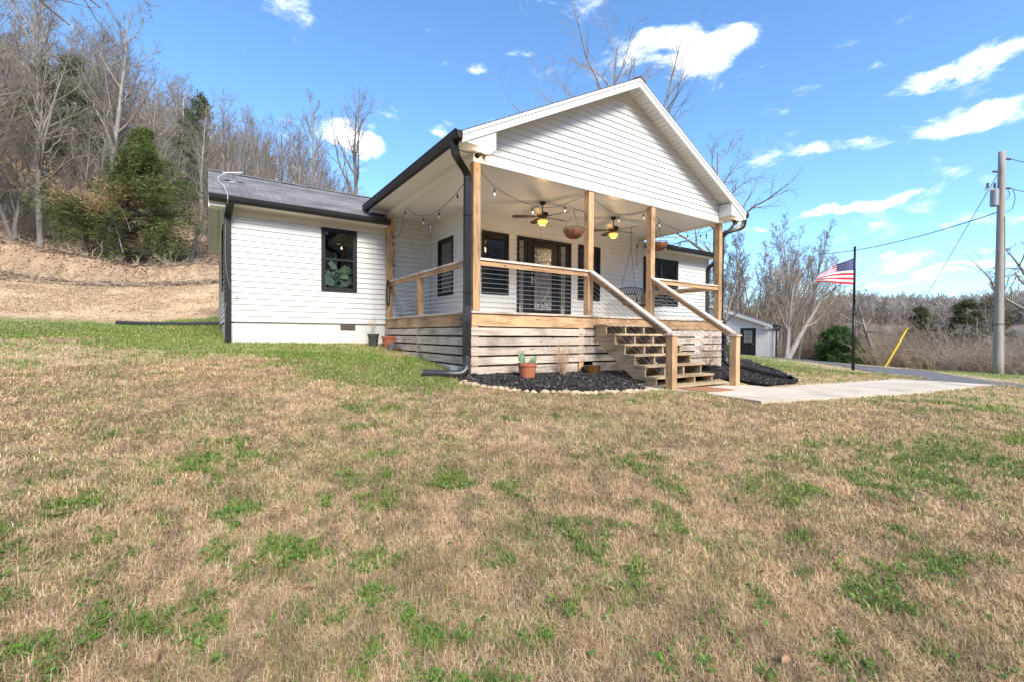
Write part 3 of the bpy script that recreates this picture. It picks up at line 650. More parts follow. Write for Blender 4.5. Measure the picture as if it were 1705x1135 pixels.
m.box(3.0,3.09,y-.035,y+.05,0,zt-.07);m.box(4.01,4.10,y-.035,y+.05,0,zt-.07);m.box(a+.06,3.0,y-.03,y+.04,0,.10);m.box(4.10,b_-.06,y-.03,y+.04,0,.10)
m.box(2.88,3.0,y-.02,y+.03,.10,zt-.07);m.box(4.26,b_-.06,y-.02,y+.03,.10,zt-.07);m.box(a,b_,y-.06,y-.0,0,.03)
fd=part(m,'door_frame',blackp)
def door_panel(x0,x1,z0,z1,parent,name):
    m=MB();m.box(x0,x1,y+.004,y+.012,z0,z1);g=m.build(name,frost,parent)
    m=MB();m.box(x0,x1,y-.001,y+.0035,z1-.45,z1-.03);m.build('leaded_pattern',lead,g);m=MB();m.box(x0,x1,y-.001,y+.0035,z0+.03,z0+.22);m.build('leaded_pattern',lead,g)
    m=MB();nx=max(1,int((x1-x0)/.16))
    xc=(x0+x1)/2;w2=(x1-x0)/2
    for s in(-1,1):
        m.tube([(xc+s*w2*.85*math.sin(PI*t),y-.004,z0+.25+(z1-z0-.72)*t) for t in [q/16 for q in range(17)]],.004,5)
    m.box(x0,x0+.012,y-.012,y-.002,z0,z1);m.box(x1-.012,x1,y-.012,y-.002,z0,z1);m.build('glass_came',steel,g);return g
m=MB();x0,x1=3.095,4.005
m.box(x0,3.22,y-.01,y+.035,.03,zt-.07);m.box(3.80,x1,y-.01,y+.035,.03,zt-.07);m.box(3.22,3.80,y-.01,y+.035,.03,.22);m.box(3.22,3.80,y-.01,y+.035,1.86,zt-.07)
m.box(3.19,3.22,y-.03,y-.0105,.19,1.89);m.box(3.80,3.83,y-.03,y-.0105,.19,1.89);m.box(3.22,3.80,y-.03,y-.0105,.19,.22);m.box(3.22,3.80,y-.03,y-.0105,1.86,1.89)
dr_=part(m,'front_door',dm)
door_panel(3.222,3.798,.222,1.858,dr_,'door_glass')
m=MB();m.box(3.135,3.17,y-.018,y-.0105,.88,1.10);m.tube([(3.152,y-.018,1.0),(3.152,y-.06,1.0),(3.24,y-.065,1.0)],.009,8);m.box(3.14,3.165,y-.03,y-.018,1.16,1.20);m.build('door_handle',steel,dr_)
door_panel(2.745,2.875,.14,1.98,fd,'sidelight');door_panel(4.105,4.255,.14,1.98,fd,'sidelight')
m=MB();m.box(2.6,4.5,2.64,2.7,0,2.1);m.build('unlit_room_backing',darkroom,fd)  # dark backing in place of the unlit room behind the door
m=MB();m.box(4.61,4.68,2.55,2.556,.30,.42);part(m,'outlet_cover',trim)
# ceiling, beams, soffits
m=MB();m.box(.14,7.32,.12,2.60,2.56,2.60);m.box(.14,1.26,2.601,4.60,2.56,2.60);m.box(-.38,1.5,4.45,4.9,2.605,2.66);part(m,'porch_ceiling',ceilm)
m=MB();m.box(0,.14,.121,4.53,2.53,2.69);part(m,'left_beam',trim)
m=MB();m.box(7.32,7.46,.121,2.55,2.53,2.69);part(m,'right_beam',trim)
m=MB();m.box(-.40,-.001,-.36,4.6,2.665,2.685);part(m,'eave_soffit',ceilm);m=MB();m.box(7.461,7.88,-.36,2.6,2.665,2.685);part(m,'eave_soffit',ceilm)
# porch gable roof : sloped slabs
def slab(xa,za,xb,zb,y0,y1,t): # plate between two lines
    return [(xa,y0,za),(xb,y0,zb),(xb,y0,zb+t),(xa,y0,za+t)],(0,y1-y0,0)
XA=3.74;ZA=RU(3.74)
m=MB();p,v=slab(-.40,2.70,XA,ZA,-.36,11.2,.10);m.prism(p,v);p,v=slab(XA,ZA,7.88,2.70,-.36,11.2,.10);m.prism(p,v);part(m,'roof_deck',trim)
m=MB()
for q in range(2):
    for k in range(32):  # shingle courses, each a thin step
        t0=k/32;t1=(k+1.12)/32
        xa=-.44+(XA+.44)*t0;xb=-.44+(XA+.44)*min(1,t1);za=2.70+.52*(xa+.40)+.104;zb=2.70+.52*(xb+.40)+.104
        if q: xa,xb=7.48-xa,7.48-xb
        pl=[(xa,-.40,za),(xb,-.40,zb),(xb,-.40,zb+.006),(xa,-.40,za+.016)]
        if q: pl=pl[::-1]
        m.prism(pl,(0,11.6,0))
m.prism([(XA-.16,-.41,ZA+.04),(XA,-.41,ZA+.125),(XA+.16,-.41,ZA+.04),(XA+.15,-.41,ZA+.075),(XA,-.41,ZA+.150),(XA-.15,-.41,ZA+.075)],(0,11.6,0))
roof=part(m,'porch_roof',shing)
# rake soffit grooves, fascia
def rake_soffit(s):
    m=MB();n=40
    for k in range(n):
        t0=k/n+.0015;t1=(k+1)/n-.0015
        x0=-.40+(XA+.40)*t0;x1=-.40+(XA+.40)*t1
        if s:x0,x1=7.48-x0,7.48-x1
        z0=RU(x0);z1=RU(x1)
        m.prism([(x0,-.335,z0-.012),(x1,-.335,z1-.012),(x1,-.335,z1-.002),(x0,-.335,z0-.002)],(0,.318,0))
    return m
part(rake_soffit(0),'rake_soffit',trim);part(rake_soffit(1),'rake_soffit',trim)
for s in(0,1):
    m=MB()
    xa,za,xb,zb=(-.40,2.70,XA,ZA)
    P=[(xa,-.385,za-.075),(xb,-.385,zb-.075),(xb,-.385,zb+.10),(xa,-.385,za+.10)]
    if s:P=[(7.48-x,y_,z_) for x,y_,z_ in P][::-1]
    m.prism(P,(0,.045,0))
    P=[(xa,-.398,za+.045),(xb,-.398,zb+.045),(xb,-.398,zb+.10),(xa,-.398,za+.10)]
    if s:P=[(7.48-x,y_,z_) for x,y_,z_ in P][::-1]
    m.prism(P,(0,.0125,0));part(m,'rake_fascia',trim)
    m=MB();P=[(-.40,-.365,2.655),(.24,-.365,2.655),(.24,-.365,RU(.24)-.07),(-.40,-.365,2.64)]
    if s:P=[(7.48-x,y_,z_) for x,y_,z_ in P][::-1]
    P=[(x,y_+0.0,z_) for x,y_,z_ in P];m.prism(P,(0,.342,0));part(m,'eave_return',trim)
# porch eave gutters (K profile) along Y
def gutter_y(x,sgn,y0,y1,z):
    m=MB();pr=[(0,0),(.085,0),(.115,.05),(.125,.12),(.13,.12),(.13,.135),(.11,.135),(.10,.06),(.08,.012),(.012,.012),(.012,.13),(0,.13)]
    P=[(x-sgn*a,y0,z+b) for a,b in pr]
    if sgn<0:P=P[::-1]
    m.prism(P,(0,y1-y0,0))
    for yy_ in(y0,y1-.004): 
        m.prism([(x-sgn*a,yy_,z+b) for a,b in((0,0),(.085,0),(.115,.05),(.125,.125),(0,.125))][::int(-sgn) if sgn<0 else 1],(0,.004,0))
    return part(m,'gutter',black)
gutter_y(-.401,1,-.40,4.75,2.675);gutter_y(7.881,-1,-.40,2.2,2.675)
def gutter_x(y,x0,x1,z):
    m=MB();pr=[(0,0),(.085,0),(.115,.05),(.125,.115),(.13,.115),(.13,.13),(.11,.13),(.10,.06),(.08,.012),(.012,.012),(.012,.125),(0,.125)]
    m.prism([(x0,y-a,z+b) for a,b in pr],(x1-x0,0,0))
    for xx in(x0,x1-.004): m.prism([(xx,y-a,z+b) for a,b in((0,0),(.085,0),(.115,.05),(.125,.12),(0,.12))],(.004,0,0))
    return part(m,'gutter',black)
gutter_x(4.17,-3.72,-.02,2.255);gutter_x(2.20,7.10,10.95,2.265)
# wing roofs
def roofx(x0,x1,ye,ze,yr,zr,yb,zb,name,n=26):
    m=MB()
    m.prism([(x0,ye,ze),(x0,yr,zr),(x0,yb,zb),(x0,yb,zb+.09),(x0,yr,zr+.09),(x0,ye,ze+.09)],(x1-x0,0,0));part(m,'roof_deck',trim)
    m=MB()
    for (ya,za,y_b,z_b) in((ye-.03,ze+.092,yr,zr+.095),(yb+.03,zb+.092,yr,zr+.095)):
        for k in range(n):
            t0=k/n;t1=min(1,(k+1.12)/n)
            a0=ya+(y_b-ya)*t0;a1=ya+(y_b-ya)*t1;c0=za+(z_b-za)*t0;c1=za+(z_b-za)*t1
            m.prism([(x0-.03,a0,c0),(x0-.03,a1,c1),(x0-.03,a1,c1+.005),(x0-.03,a0,c0+.014)],(x1-x0+.03,0,0))
    m.prism([(x0-.035,yr-.15,zr+.07),(x0-.035,yr,zr+.125),(x0-.035,yr+.15,zr+.07),(x0-.035,yr,zr+.14)],(x1-x0+.03,0,0))
    return part(m,name,shing)
roofx(-3.70,-.02,4.17,2.28,7.7,3.80,11.6,2.30,'wing_roof')
roofx(.012,1.6,4.9,2.594,7.7,3.80,11.6,2.30,'valley_roof')
roofx(7.50,10.95,2.22,2.30,6.9,3.3,11.6,2.2,'right_wing_roof')
m=MB();m.box(-3.70,-.02,4.171,4.535,2.262,2.278);part(m,'eave_soffit',soffx)
m=MB();m.box(7.47,10.95,2.215,2.55,2.282,2.297);part(m,'eave_soffit',soffx)
m=MB();m.prism([(-3.725,4.17,2.13),(-3.725,4.17,2.37),(-3.725,7.7,3.89),(-3.725,11.6,2.39),(-3.725,11.6,2.15),(-3.725,7.7,3.65)],(.023,0,0));part(m,'rake_fascia',trim)
m=MB();m.prism([(-3.74,11.55,2.15),(-3.74,11.55,2.40),(-3.74,7.7,3.90),(-3.74,7.7,3.86)],(.014,0,0));part(m,'drip_edge',black)
m=MB();m.box(-3.70,-3.43,4.18,4.5,2.17,2.26);part(m,'eave_return',trim)
# downspouts
def spout(pts,w=.105,d=.08,mat=black,name='downspout'):
    m=MB();m.tube(pts,w*.62,4);o=part(m,name,mat);return o
def sq(m,pts,w,d,wax=(1,0,0)):
    wax=Vector(wax);pts=[Vector(p) for p in pts];b=len(m.v);n=len(pts)
    for i_,p in enumerate(pts):
        dr=(pts[min(i_+1,n-1)]-pts[max(i_-1,0)]).normalized();s=(wax-dr*wax.dot(dr)).normalized();u=dr.cross(s)
        for (i2,j2) in((-1,-1),(1,-1),(1,1),(-1,1)): m.v.append(tuple(p+s*w/2*i2+u*d/2*j2))
    for i_ in range(n-1):
        for j_ in range(4): m.f.append((b+i_*4+j_,b+i_*4+(j_+1)%4,b+(i_+1)*4+(j_+1)%4,b+(i_+1)*4+j_));m.m.append(0)
    m.f.append((b,b+1,b+2,b+3));m.f.append((b+4*n-1,b+4*n-2,b+4*n-3,b+4*n-4));m.m+= [0,0]
def curve(P,n=8):
    """Catmull-Rom through points"""
    P=[Vector(p) for p in P];Q=[P[0]*2-P[1]]+P+[P[-1]*2-P[-2]];out=[]
    for i_ in range(1,len(Q)-2):
        for k in range(n):
            t=k/n;a,b,c,d=Q[i_-1:i_+3]
            out.append(.5*((2*b)+(c-a)*t+(2*a-5*b+4*c-d)*t*t+(3*b-a-3*c+d)*t**3))
    out.append(P[-1]);return out
m=MB();sq(m,[(-.47,-.22,2.70),(-.46,-.22,2.60)]+curve([(-.455,-.22,2.58),(-.40,-.19,2.46),(-.22,-.08,2.36),(-.10,.0,2.27),(-.085,.02,2.16)],5)+[(-.085,.02,1.8),(-.085,.02,.08),(-.11,-.02,-.02),(-.14,-.07,-.12),(-.145,-.08,-.2),(-.145,-.08,-.80)],.115,.085)
for z in(1.6,.3): m.box(-.15,-.02,-.035,.07,z,z+.012)
part(m,'downspout',black)
m=MB();sq(m,[(7.95,-.30,2.69),(7.95,-.30,2.60)]+curve([(7.95,-.30,2.58),(7.90,-.26,2.45),(7.68,-.08,2.36),(7.56,.04,2.28),(7.53,.07,2.2)],5)+[(7.53,.07,1.5),(7.53,.07,.1),(7.60,.02,-.1),(7.61,0,-.9)],.10,.08);part(m,'downspout',black)
m=MB();sq(m,[(-3.34,4.13,2.27),(-3.35,4.14,2.2),(-3.385,4.45,2.06),(-3.385,4.475,1.95),(-3.385,4.475,0),(-3.385,4.475,-.60)],.125,.085);part(m,'downspout',black)
m=MB();sq(m,[(10.85,2.14,2.27),(10.85,2.14,2.2)]+curve([(10.85,2.14,2.18),(10.82,2.2,2.10),(10.74,2.42,2.0),(10.73,2.50,1.9)],5)+[(10.73,2.51,1.2),(10.73,2.51,-1.0)],.11,.085);part(m,'downspout',black)
# corner floodlights
lampw=emis('warm_bulb',(1,.78,.5),6,(.9,.85,.7))
for (x,yq,n_) in((.09,-.10,0),(7.80,-.12,1)):
    m=MB();m.lathe([(0,0),(.05,0),(.055,-.03),(.02,-.045),(.0,-.045)],(x,yq,2.655),12)
    for s in(-1,1):
        m.tube([(x,yq,2.615),(x+s*.05,yq-.02,2.60)],.012,6);m.tube([(x+s*.05,yq-.02,2.61),(x+s*.09,yq-.05,2.575)],[.03,.045],10)
    f_=part(m,'floodlight',bronze)
    m=MB();m.ellip((x+.085,yq-.05,2.575),.03,.03,.025);m.build('bulb',lampw,f_)
    L=bpy.data.lights.new('flood_glow','POINT');L.energy=2.2;L.color=(1,.82,.6);L.shadow_soft_size=.05;lo=bpy.data.objects.new('flood_glow',L);COL.objects.link(lo);lo.location=(x,yq-.12,2.52)
# ---- porch deck
m=MB();n=24
m.box(-.025,7.485,-.03,.11,-.038,-.001)
for k in range(32):
    y0=.115+k*.1385
    if y0>4.4:break
    x1=7.485 if y0<2.45 else 1.2
    m.box(-.025,x1,y0,y0+.133,-.038,-.001-.0005*(k%3))
part(m,'deck_floor',px_)
m=MB();m.box(0,2.9,-.002,.038,-.26,-.0385);part(m,'rim_board',wx)
m=MB();m.box(2.904,7.46,-.002,.038,-.26,-.0385);part(m,'rim_board',wx)
m=MB();m.box(-.002,.036,.0385,2.35,-.26,-.0385);part(m,'rim_board',wy)
m=MB();m.box(-.002,.036,2.353,4.54,-.26,-.0385);part(m,'rim_board',wy)
m=MB();m.box(7.424,7.462,.0385,2.55,-.26,-.0385);part(m,'rim_board',wy)
# skirting
z=-.285
for k in range(5):
    zt_=z-k*.166;zb_=zt_-.134
    if k<4:
        m=MB();m.box(-.02,2.62+.1*(k%2),-.018,-.0025,zb_,zt_);part(m,'skirting_board',gx)
        m=MB();m.box(2.63+.1*(k%2),4.9+.15*(k%2),-.018+.001*k,-.0025,zb_,zt_);part(m,'skirting_board',gx)
    else:
        m=MB();m.box(-.02,2.40,-.018,-.0025,zb_-.12,zt_);part(m,'skirting_board',gx)
        m=MB();m.box(2.82,4.9,-.018,-.0025,zb_-.12,zt_);part(m,'skirting_board',gx)
    m=MB();m.box(4.92+.15*(k%2),7.44,-.018,-.0025,zb_-(.25 if k==4 else 0),zt_);part(m,'skirting_board',gx)
    if k<5:
        m=MB();m.box(-.018,-.0025,.02,2.36,zb_,zt_);part(m,'skirting_board',gy)
        m=MB();m.box(-.018,-.0025,2.362,4.50,zb_,zt_);part(m,'skirting_board',gy)
for (x,yq) in((.0,.0),(2.45,.0),(4.86,.0),(7.3,.0),(0,2.3),(7.3,2.3),(0,4.3)):
    m=MB();m.box(x,x+.13,yq+.04 if yq else .002,yq+.16,-1.4,-.262);part(m,'deck_post',wz)
m=MB();m.box(.2,7.2,.6,.62,-1.5,-.3);m.box(.2,.22,.63,4.5,-1.5,-.3);part(m,'crawl_shade_sheet',darkroom)  # black sheets behind the skirting gaps stand in for the shade under the deck
# posts
def post(x,y,z0,z1,w=.14,name='porch_post',mat=wz):
    m=MB();m.box(x,x+w,y,y+w,z0,z1);return part(m,name,mat,bevel=.006)
for x in(.02,2.69,4.62,7.32): post(x,0,-.0,2.53)
post(0.0,4.38,0,2.53)
post(0.015,2.40,0,.885,.12,'rail_post');post(7.33,2.40,0,.885,.115,'rail_post')
# railings
def railing(a,b,axis,ncab=9,z=.92):
    """level railing from a to b along axis"""
    ax_,bx=Vector(a),Vector(b);m=MB();c=px_ if axis==0 else py_
    if axis==0: m.box(ax_.x,bx.x,ax_.y-.07,ax_.y+.07,z-.038,z)
    else: m.box(ax_.x-.07,ax_.x+.07,ax_.y,bx.y,z-.038,z)
    o=part(m,'handrail_cap',c,bevel=.003)
    m=MB()
    if axis==0:m.box(ax_.x,bx.x,ax_.y-.045,ax_.y-.007,z-.128,z-.0385)
    else:m.box(ax_.x-.045,ax_.x-.007,ax_.y,bx.y,z-.128,z-.0385)
    m.build('rail_board',wx if axis==0 else wy,o)
    for k in range(ncab):
        zz=.085+k*.083
        m=MB();m.tube([(ax_.x,ax_.y,zz),(bx.x,bx.y,zz)],.0035,5);m.build('cable',steel,o)
railing((.16,.07,0),(2.69,.07,0),0);railing((4.76,.07,0),(7.32,.07,0),0)
railing((.075,.14,0),(.075,2.40,0),1);railing((.075,2.52,0),(.075,4.38,0),1);railing((7.39,.14,0),(7.39,2.40,0),1)
# stairs
zs=[-.185,-.37,-.56,-.75,-.94,-1.13];rear=[-.085-.245*k for k in range(6)]
for k,zq in enumerate(zs):
    y1=rear[k] if k else -.03;y0=rear[k]-.27
    m=MB();m.box(2.835,4.615,y0,y0+.135,zq-.036,zq);m.box(2.835,4.615,y0+.14,y1 if k else -.03,zq-.036,zq);part(m,'stair_tread',ox)
for x in(2.86,3.42,3.99,4.56):
    P=[(x,-.03,-.2215)]
    for k in range(6):
        y0=-.33-.245*k;P.append((x,y0,zs[k]-.0365));
        if k<5:P.append((x,y0,zs[k+1]-.0365))
    P+= [(x,-1.555,-1.305),(x,-1.20,-1.305),(x,-.03,-.48)]
    m=MB();m.prism(P,(.038,0,0));part(m,'stringer',oy)
m=MB();m.box(2.70,4.62,-1.86,-1.62,-1.30,-1.262);part(m,'bottom_step_board',ox)
for x in(2.69,4.625):
    zb_=-1.42;m=MB();m.box(x,x+.135,-2.02,-1.885,zb_,-.405);o=part(m,'newel_post',wz,bevel=.006)
    m=MB();m.box(x-.02,x+.155,-2.04,-1.865,-.404,-.372);m.box(x-.008,x+.143,-2.028,-1.877,-.44,-.4045) if False else None;m.build('post_cap',px_,o,bevel=.004)
    xc=x+.0675
    m=MB();m.beam((xc,.0,.905),(xc,-1.93,-.352),.14,.036);o=part(m,'stair_handrail',py_,bevel=.003)
    m=MB();m.beam((xc-.03,.0,.838),(xc-.03,-1.9,-.415+.02),.038,.092);m.build('rail_board',wy,o)
    for k in range(8):
        h=.10+k*.092
        m=MB();a=Vector((xc,0,h+.0));b=Vector((xc,-1.885,h-.0-1.235));
        m.tube([a,b],.0032,5);m.build('cable',steel,o)
print('house done')
# ------------------------------------------------------------------ trees
def tubes(P,Rd,k):
    """P (N,n,3), Rd (N,n) -> verts, quads"""
    N_,n,_=P.shape;d=np.empty_like(P);d[:,1:-1]=P[:,2:]-P[:,:-2];d[:,0]=P[:,1]-P[:,0];d[:,-1]=P[:,-1]-P[:,-2]
    d/=np.linalg.norm(d,axis=2,keepdims=True)+1e-9
    ref=np.where(np.abs(d[:,:1,2:3])<.8,np.array([0,0,1.]),np.array([1.,0,0]))*np.ones_like(d)
    u=np.cross(d,ref);u/=np.linalg.norm(u,axis=2,keepdims=True)+1e-9;w_=np.cross(d,u)
    a=np.arange(k)*2*PI/k
    V=P[:,:,None]+(u[:,:,None]*np.cos(a)[:,None]+w_[:,:,None]*np.sin(a)[:,None])*Rd[:,:,None,None]
    V=V.reshape(-1,3);b=(np.arange(N_)*n*k)[:,None,None];i=np.arange(n-1)[None,:,None]*k;j=np.arange(k)[None,None,:];j2=(j+1)%k
    F=np.stack([b+i+j,b+i+j2,b+i+k+j2,b+i+k+j],-1).reshape(-1,4);return V,F
class Wood:
    def __init__(s,seed): s.rng=np.random.default_rng(seed);s.lv={}
    def put(s,key,P,R_): s.lv.setdefault((key,P.shape[1]),[]).append((P,R_))
    def limb(s,p,d,L,r0,r1,n,wig,up):
        """batch of polylines: p,d (N,3)"""
        N_=len(p);P=np.empty((N_,n,3));P[:,0]=p;d=d.copy();L=np.broadcast_to(L,(N_,))
        for i in range(1,n):
            d=d+s.rng.normal(0,wig,(N_,3));d[:,2]+=up;d/=np.linalg.norm(d,axis=1,keepdims=True);P[:,i]=P[:,i-1]+d*(L/(n-1))[:,None]
        t=np.linspace(0,1,n);R_=np.broadcast_to(r0,(N_,))[:,None]*(1-t)+np.broadcast_to(r1,(N_,))[:,None]*t
        return P,R_
    def kids(s,P,R_,m,t0,t1,ang,angj):
        """m children per parent polyline -> position, direction, parent radius, t"""
        N_,n,_=P.shape;t=s.rng.uniform(0,1,(N_,m));t=t0+(t1-t0)*(np.arange(m)+t)/m
        f=t*(n-1);i=np.clip(f.astype(int),0,n-2);fr=(f-i)[...,None];idx=np.arange(N_)[:,None]
        pos=P[idx,i]*(1-fr)+P[idx,i+1]*fr;dr=P[idx,i+1]-P[idx,i];dr/=np.linalg.norm(dr,axis=2,keepdims=True)+1e-9
        rad=R_[idx,i]*(1-fr[...,0])+R_[idx,i+1]*fr[...,0]
        ref=np.where(np.abs(dr[...,2:3])<.9,np.array([0,0,1.]),np.array([1.,0,0]));u=np.cross(dr,ref);u/=np.linalg.norm(u,axis=2,keepdims=True)+1e-9;w_=np.cross(dr,u)
        ph=(np.arange(m)*2.4)[None,:]+s.rng.uniform(0,6.28,(N_,1))+s.rng.normal(0,.5,(N_,m));a=np.radians(ang)+s.rng.normal(0,np.radians(angj),(N_,m))
        d=dr*np.cos(a)[...,None]+(u*np.cos(ph)[...,None]+w_*np.sin(ph)[...,None])*np.sin(a)[...,None]
        return pos.reshape(-1,3),d.reshape(-1,3),rad.reshape(-1),t.reshape(-1)
    def mesh(s,key,k):
        Vs=[];Fs=[];o=0
        for (kk,n),L in s.lv.items():
            if kk!=key:continue
            P=np.concatenate([a for a,b in L]);R_=np.concatenate([b for a,b in L]);V,F=tubes(P,R_,k[0] if n>7 else k[1]);Vs.append(V);Fs.append(F+o);o+=len(V)
        return np.concatenate(Vs),np.concatenate(Fs)
def bare_tree(seed,H,r0,first=.35,nb=14,ang=42,L1=.42,up=.06,wig=.05,m2=7,m3=5,m4=3,stems=1,lean=(0,0),twigr=.006,flat=1.):
    W=Wood(seed);g=W.rng
    tp=[];tr=[]
    for q in range(stems):
        d=np.array([[lean[0]+g.normal(0,.03)+(.25*math.cos(q*2.3) if stems>1 else 0),lean[1]+g.normal(0,.03)+(.25*math.sin(q*2.3) if stems>1 else 0),1.]]);d/=np.linalg.norm(d)
        P,R_=W.limb(np.array([[.12*q,0,-.4]]),d,H*(.97 if q==0 else .85),r0*(1 if q==0 else .75),r0*.06,12,wig*.7,.03)
        R_[0,0]*=1.35;W.put('trunk',P,R_);tp.append(P);tr.append(R_)
    P=np.concatenate(tp);R_=np.concatenate(tr)
    p,d,rad,t=W.kids(P,R_,nb,first,.97,ang,9)
    L=H*L1*(1-.72*((t-first)/(1-first))**1.1)*g.uniform(.6,1.15,len(t))
    P1,R1=W.limb(p,d,L,np.minimum(rad*.62,r0*.5),rad*.05+.006,8,wig*1.6,up);W.put('crown',P1,R1)
    p,d,rad,t=W.kids(P1,R1,m2,.18,.98,38,12);Lp=np.repeat(L,m2);L=Lp*(.55-.28*t)*g.uniform(.5,1.25,len(t))
    P2,R2=W.limb(p,d,L,rad*.6,.006,6,wig*2.2,up*1.2);W.put('crown',P2,R2)
    p,d,rad,t=W.kids(P2,R2,m3,.15,.98,38,14);Lp=np.repeat(L,m3);L=Lp*(.6-.25*t)*g.uniform(.5,1.2,len(t))
    P3,R3=W.limb(p,d,L,np.maximum(rad*.6,twigr),twigr*.6,4,wig*2.6,up);W.put('crown',P3,R3)
    if m4:
        p,d,rad,t=W.kids(P3,R3,m4,.15,.95,38,14);Lp=np.repeat(L,m4);L=np.maximum(Lp*.55,.12)*g.uniform(.5,1.2,len(t))
        P4,R4=W.limb(p,d,L,twigr*.8,twigr*.45,3,wig*2.6,up);W.put('crown',P4,R4)
    return W
def tree_obj(W,loc,label,group,mt=bark,mc=twig,name='bare_tree',rot=0,scale=1,cat='tree'):
    e=empty(name,loc,label,cat,group);e.rotation_euler=(0,0,rot);e.scale=(scale,)*3
    V,F=W.mesh('trunk',(7,7));t=npmesh('trunk',V,F,None,[mt],parent=e,smooth=True)
    V,F=W.mesh('crown',(5,3));c=npmesh('crown',V,F,None,[mc],parent=e,smooth=True)
    return e
FG='bare hardwoods on the wooded hillside';FL='bare leafless hardwood among the trees on the hillside behind the house'
RG='bare trees in the thicket right of the house';RL='bare slender tree in the thicket behind the white garage'
forest=[]
for k,(H,kw) in enumerate([(17,dict(nb=15,L1=.34,ang=32)),(19,dict(nb=16,L1=.30,ang=30,first=.45)),(15,dict(nb=15,L1=.40,ang=40,stems=2)),(18,dict(nb=13,L1=.42,ang=38,first=.4)),(14,dict(nb=16,L1=.36,ang=36,first=.25)),(16,dict(nb=12,L1=.38,ang=44,first=.5,wig=.08)),(12,dict(nb=14,L1=.4,ang=34,stems=3,first=.2))]):
    W=bare_tree(100+k,H,.16+.01*H*.6,m2=7,m3=4,m4=3,twigr=.011,**kw)
    forest.append(tree_obj(W,(0,0,-500),FL,FG,mt=[bark,barkpale,bark][k%3]))
def place_polar(n,a0,a1,r0,r1,rng,mind):
    pts=[];tries=0
    while len(pts)<n and tries<n*60:
        tries+=1;az=rng.uniform(a0,a1);r=math.sqrt(rng.uniform(r0*r0,r1*r1));x=-3.7+r*math.sin(R(az));y=-6.8+r*math.cos(R(az))
        if all((x-p[0])**2+(y-p[1])**2>mind(r)**2 for p in pts): pts.append((x,y,r,az))
    return pts
rf=random.Random(11)
spots=[]
spots+=place_polar(34,-19,14,33,44,rf,lambda r:2.0)
spots+=place_polar(92,-19,26,44,66,rf,lambda r:2.1)
spots+=place_polar(44,-19,33,66,90,rf,lambda r:4)
used=set()
for (x,y,r,az) in spots:
    if x<13 and y<17 and x>-4: continue
    q=rf.randrange(7);src=forest[q];z=hz(x,y)
    if q in used: o=copy_tree(src)
    else: o=src;used.add(q)
    sc=rf.uniform(.55,.95)*float(np.interp(az,[-19,0,10,20,32],[.88,.82,.70,.55,.5]))*(.85 if r<44 else 1)
    o.location=(x,y,z);o.rotation_euler=(rf.gauss(0,.03),rf.gauss(0,.03),rf.uniform(0,6.28));o.scale=(sc,sc,sc*rf.uniform(.95,1.08))
# landmark trees
def lone(seed,x,y,H,r0,label,group=None,mt=bark,mc=twig,rot=0,name='bare_tree',**kw):
    return tree_obj(bare_tree(seed,H,r0,**kw),(x,y,hz(x,y)),label,group,mt,mc,name,rot)
lone(3,8.13,39.7,17.0,.36,'tall bare tree rising alone above the left wing roof, its limbs sweeping upward',first=.42,nb=11,ang=30,L1=.50,up=.10,m2=8,m3=5,m4=3,twigr=.009)
lone(4,5.5,45.1,16.5,.26,'narrow bare tree just left of the tallest tree above the wing roof',first=.4,nb=14,ang=26,L1=.28,up=.08,m2=7,m3=5,m4=3,twigr=.009)
lone(6,17.3,12.2,19.3,.42,'large bare tree whose spreading limbs show behind the porch gable peak',first=.45,nb=15,ang=46,L1=.50,up=.05,wig=.07,m2=7,m3=5,m4=3,twigr=.006)
lone(8,20.8,8.2,12.3,.32,'bare tree with spreading limbs right of the porch roof slope',first=.42,nb=11,ang=52,L1=.46,up=.02,wig=.09,m2=7,m3=5,m4=3,twigr=.006)
lone(12,17.5,36,14.5,.3,'bare tree just left of the porch roof gutter above the wing roof',first=.4,nb=11,ang=36,L1=.42,up=.06,m2=7,m3=5,m4=3,twigr=.008)
lone(21,-10.5,24.2,11,.15,'thin grey leaning bare tree left of the big cedar',lean=(.10,.02),first=.3,nb=13,ang=44,L1=.34,up=.03,wig=.09,m2=7,m3=5,m4=3,twigr=.007)
lone(22,-12.4,22.6,12.5,.22,'multi-stemmed tan bare tree at the left edge of the photo',mt=barkpale,stems=3,first=.3,nb=11,ang=36,L1=.26,up=.05,wig=.09,m2=7,m3=5,m4=3,twigr=.007)
lone(23,-14.6,27.5,14,.20,'tall bare tree at the far left behind the multi-stemmed one',first=.4,nb=14,ang=30,L1=.28,up=.07,m2=7,m3=5,m4=3,twigr=.008)
lone(24,-8.6,29.5,15,.22,'bare tree with pale trunk directly behind the big cedar',mt=barkpale,first=.3,nb=14,ang=42,L1=.34,m2=7,m3=5,m4=3,twigr=.008)
lone(31,31.6,9.6,8.6,.24,'bare tree with leaning double trunk between the garage and the flagpole',mt=barkpale,stems=2,lean=(.28,-.30),first=.28,nb=12,ang=34,L1=.44,up=.08,m2=7,m3=5,m4=3,twigr=.008)
lone(32,35.6,5.3,6.0,.19,'small spreading bare tree right of the flagpole behind the yellow guy guard',first=.35,nb=9,ang=55,L1=.55,up=.0,wig=.12,m2=6,m3=4,m4=2,twigr=.012)
lone(33,36.9,-2.6,10.0,.34,'gnarled bare tree behind the utility pole at the right edge',first=.38,nb=9,ang=62,L1=.5,up=.02,wig=.16,m2=6,m3=4,m4=2,twigr=.012)
lone(34,30.0,14.2,7.5,.12,'slim bare tree leaning over the garage roof',mt=barkpale,lean=(.25,-.1),first=.3,nb=10,ang=35,L1=.35,m2=6,m3=4,m4=2,twigr=.01)
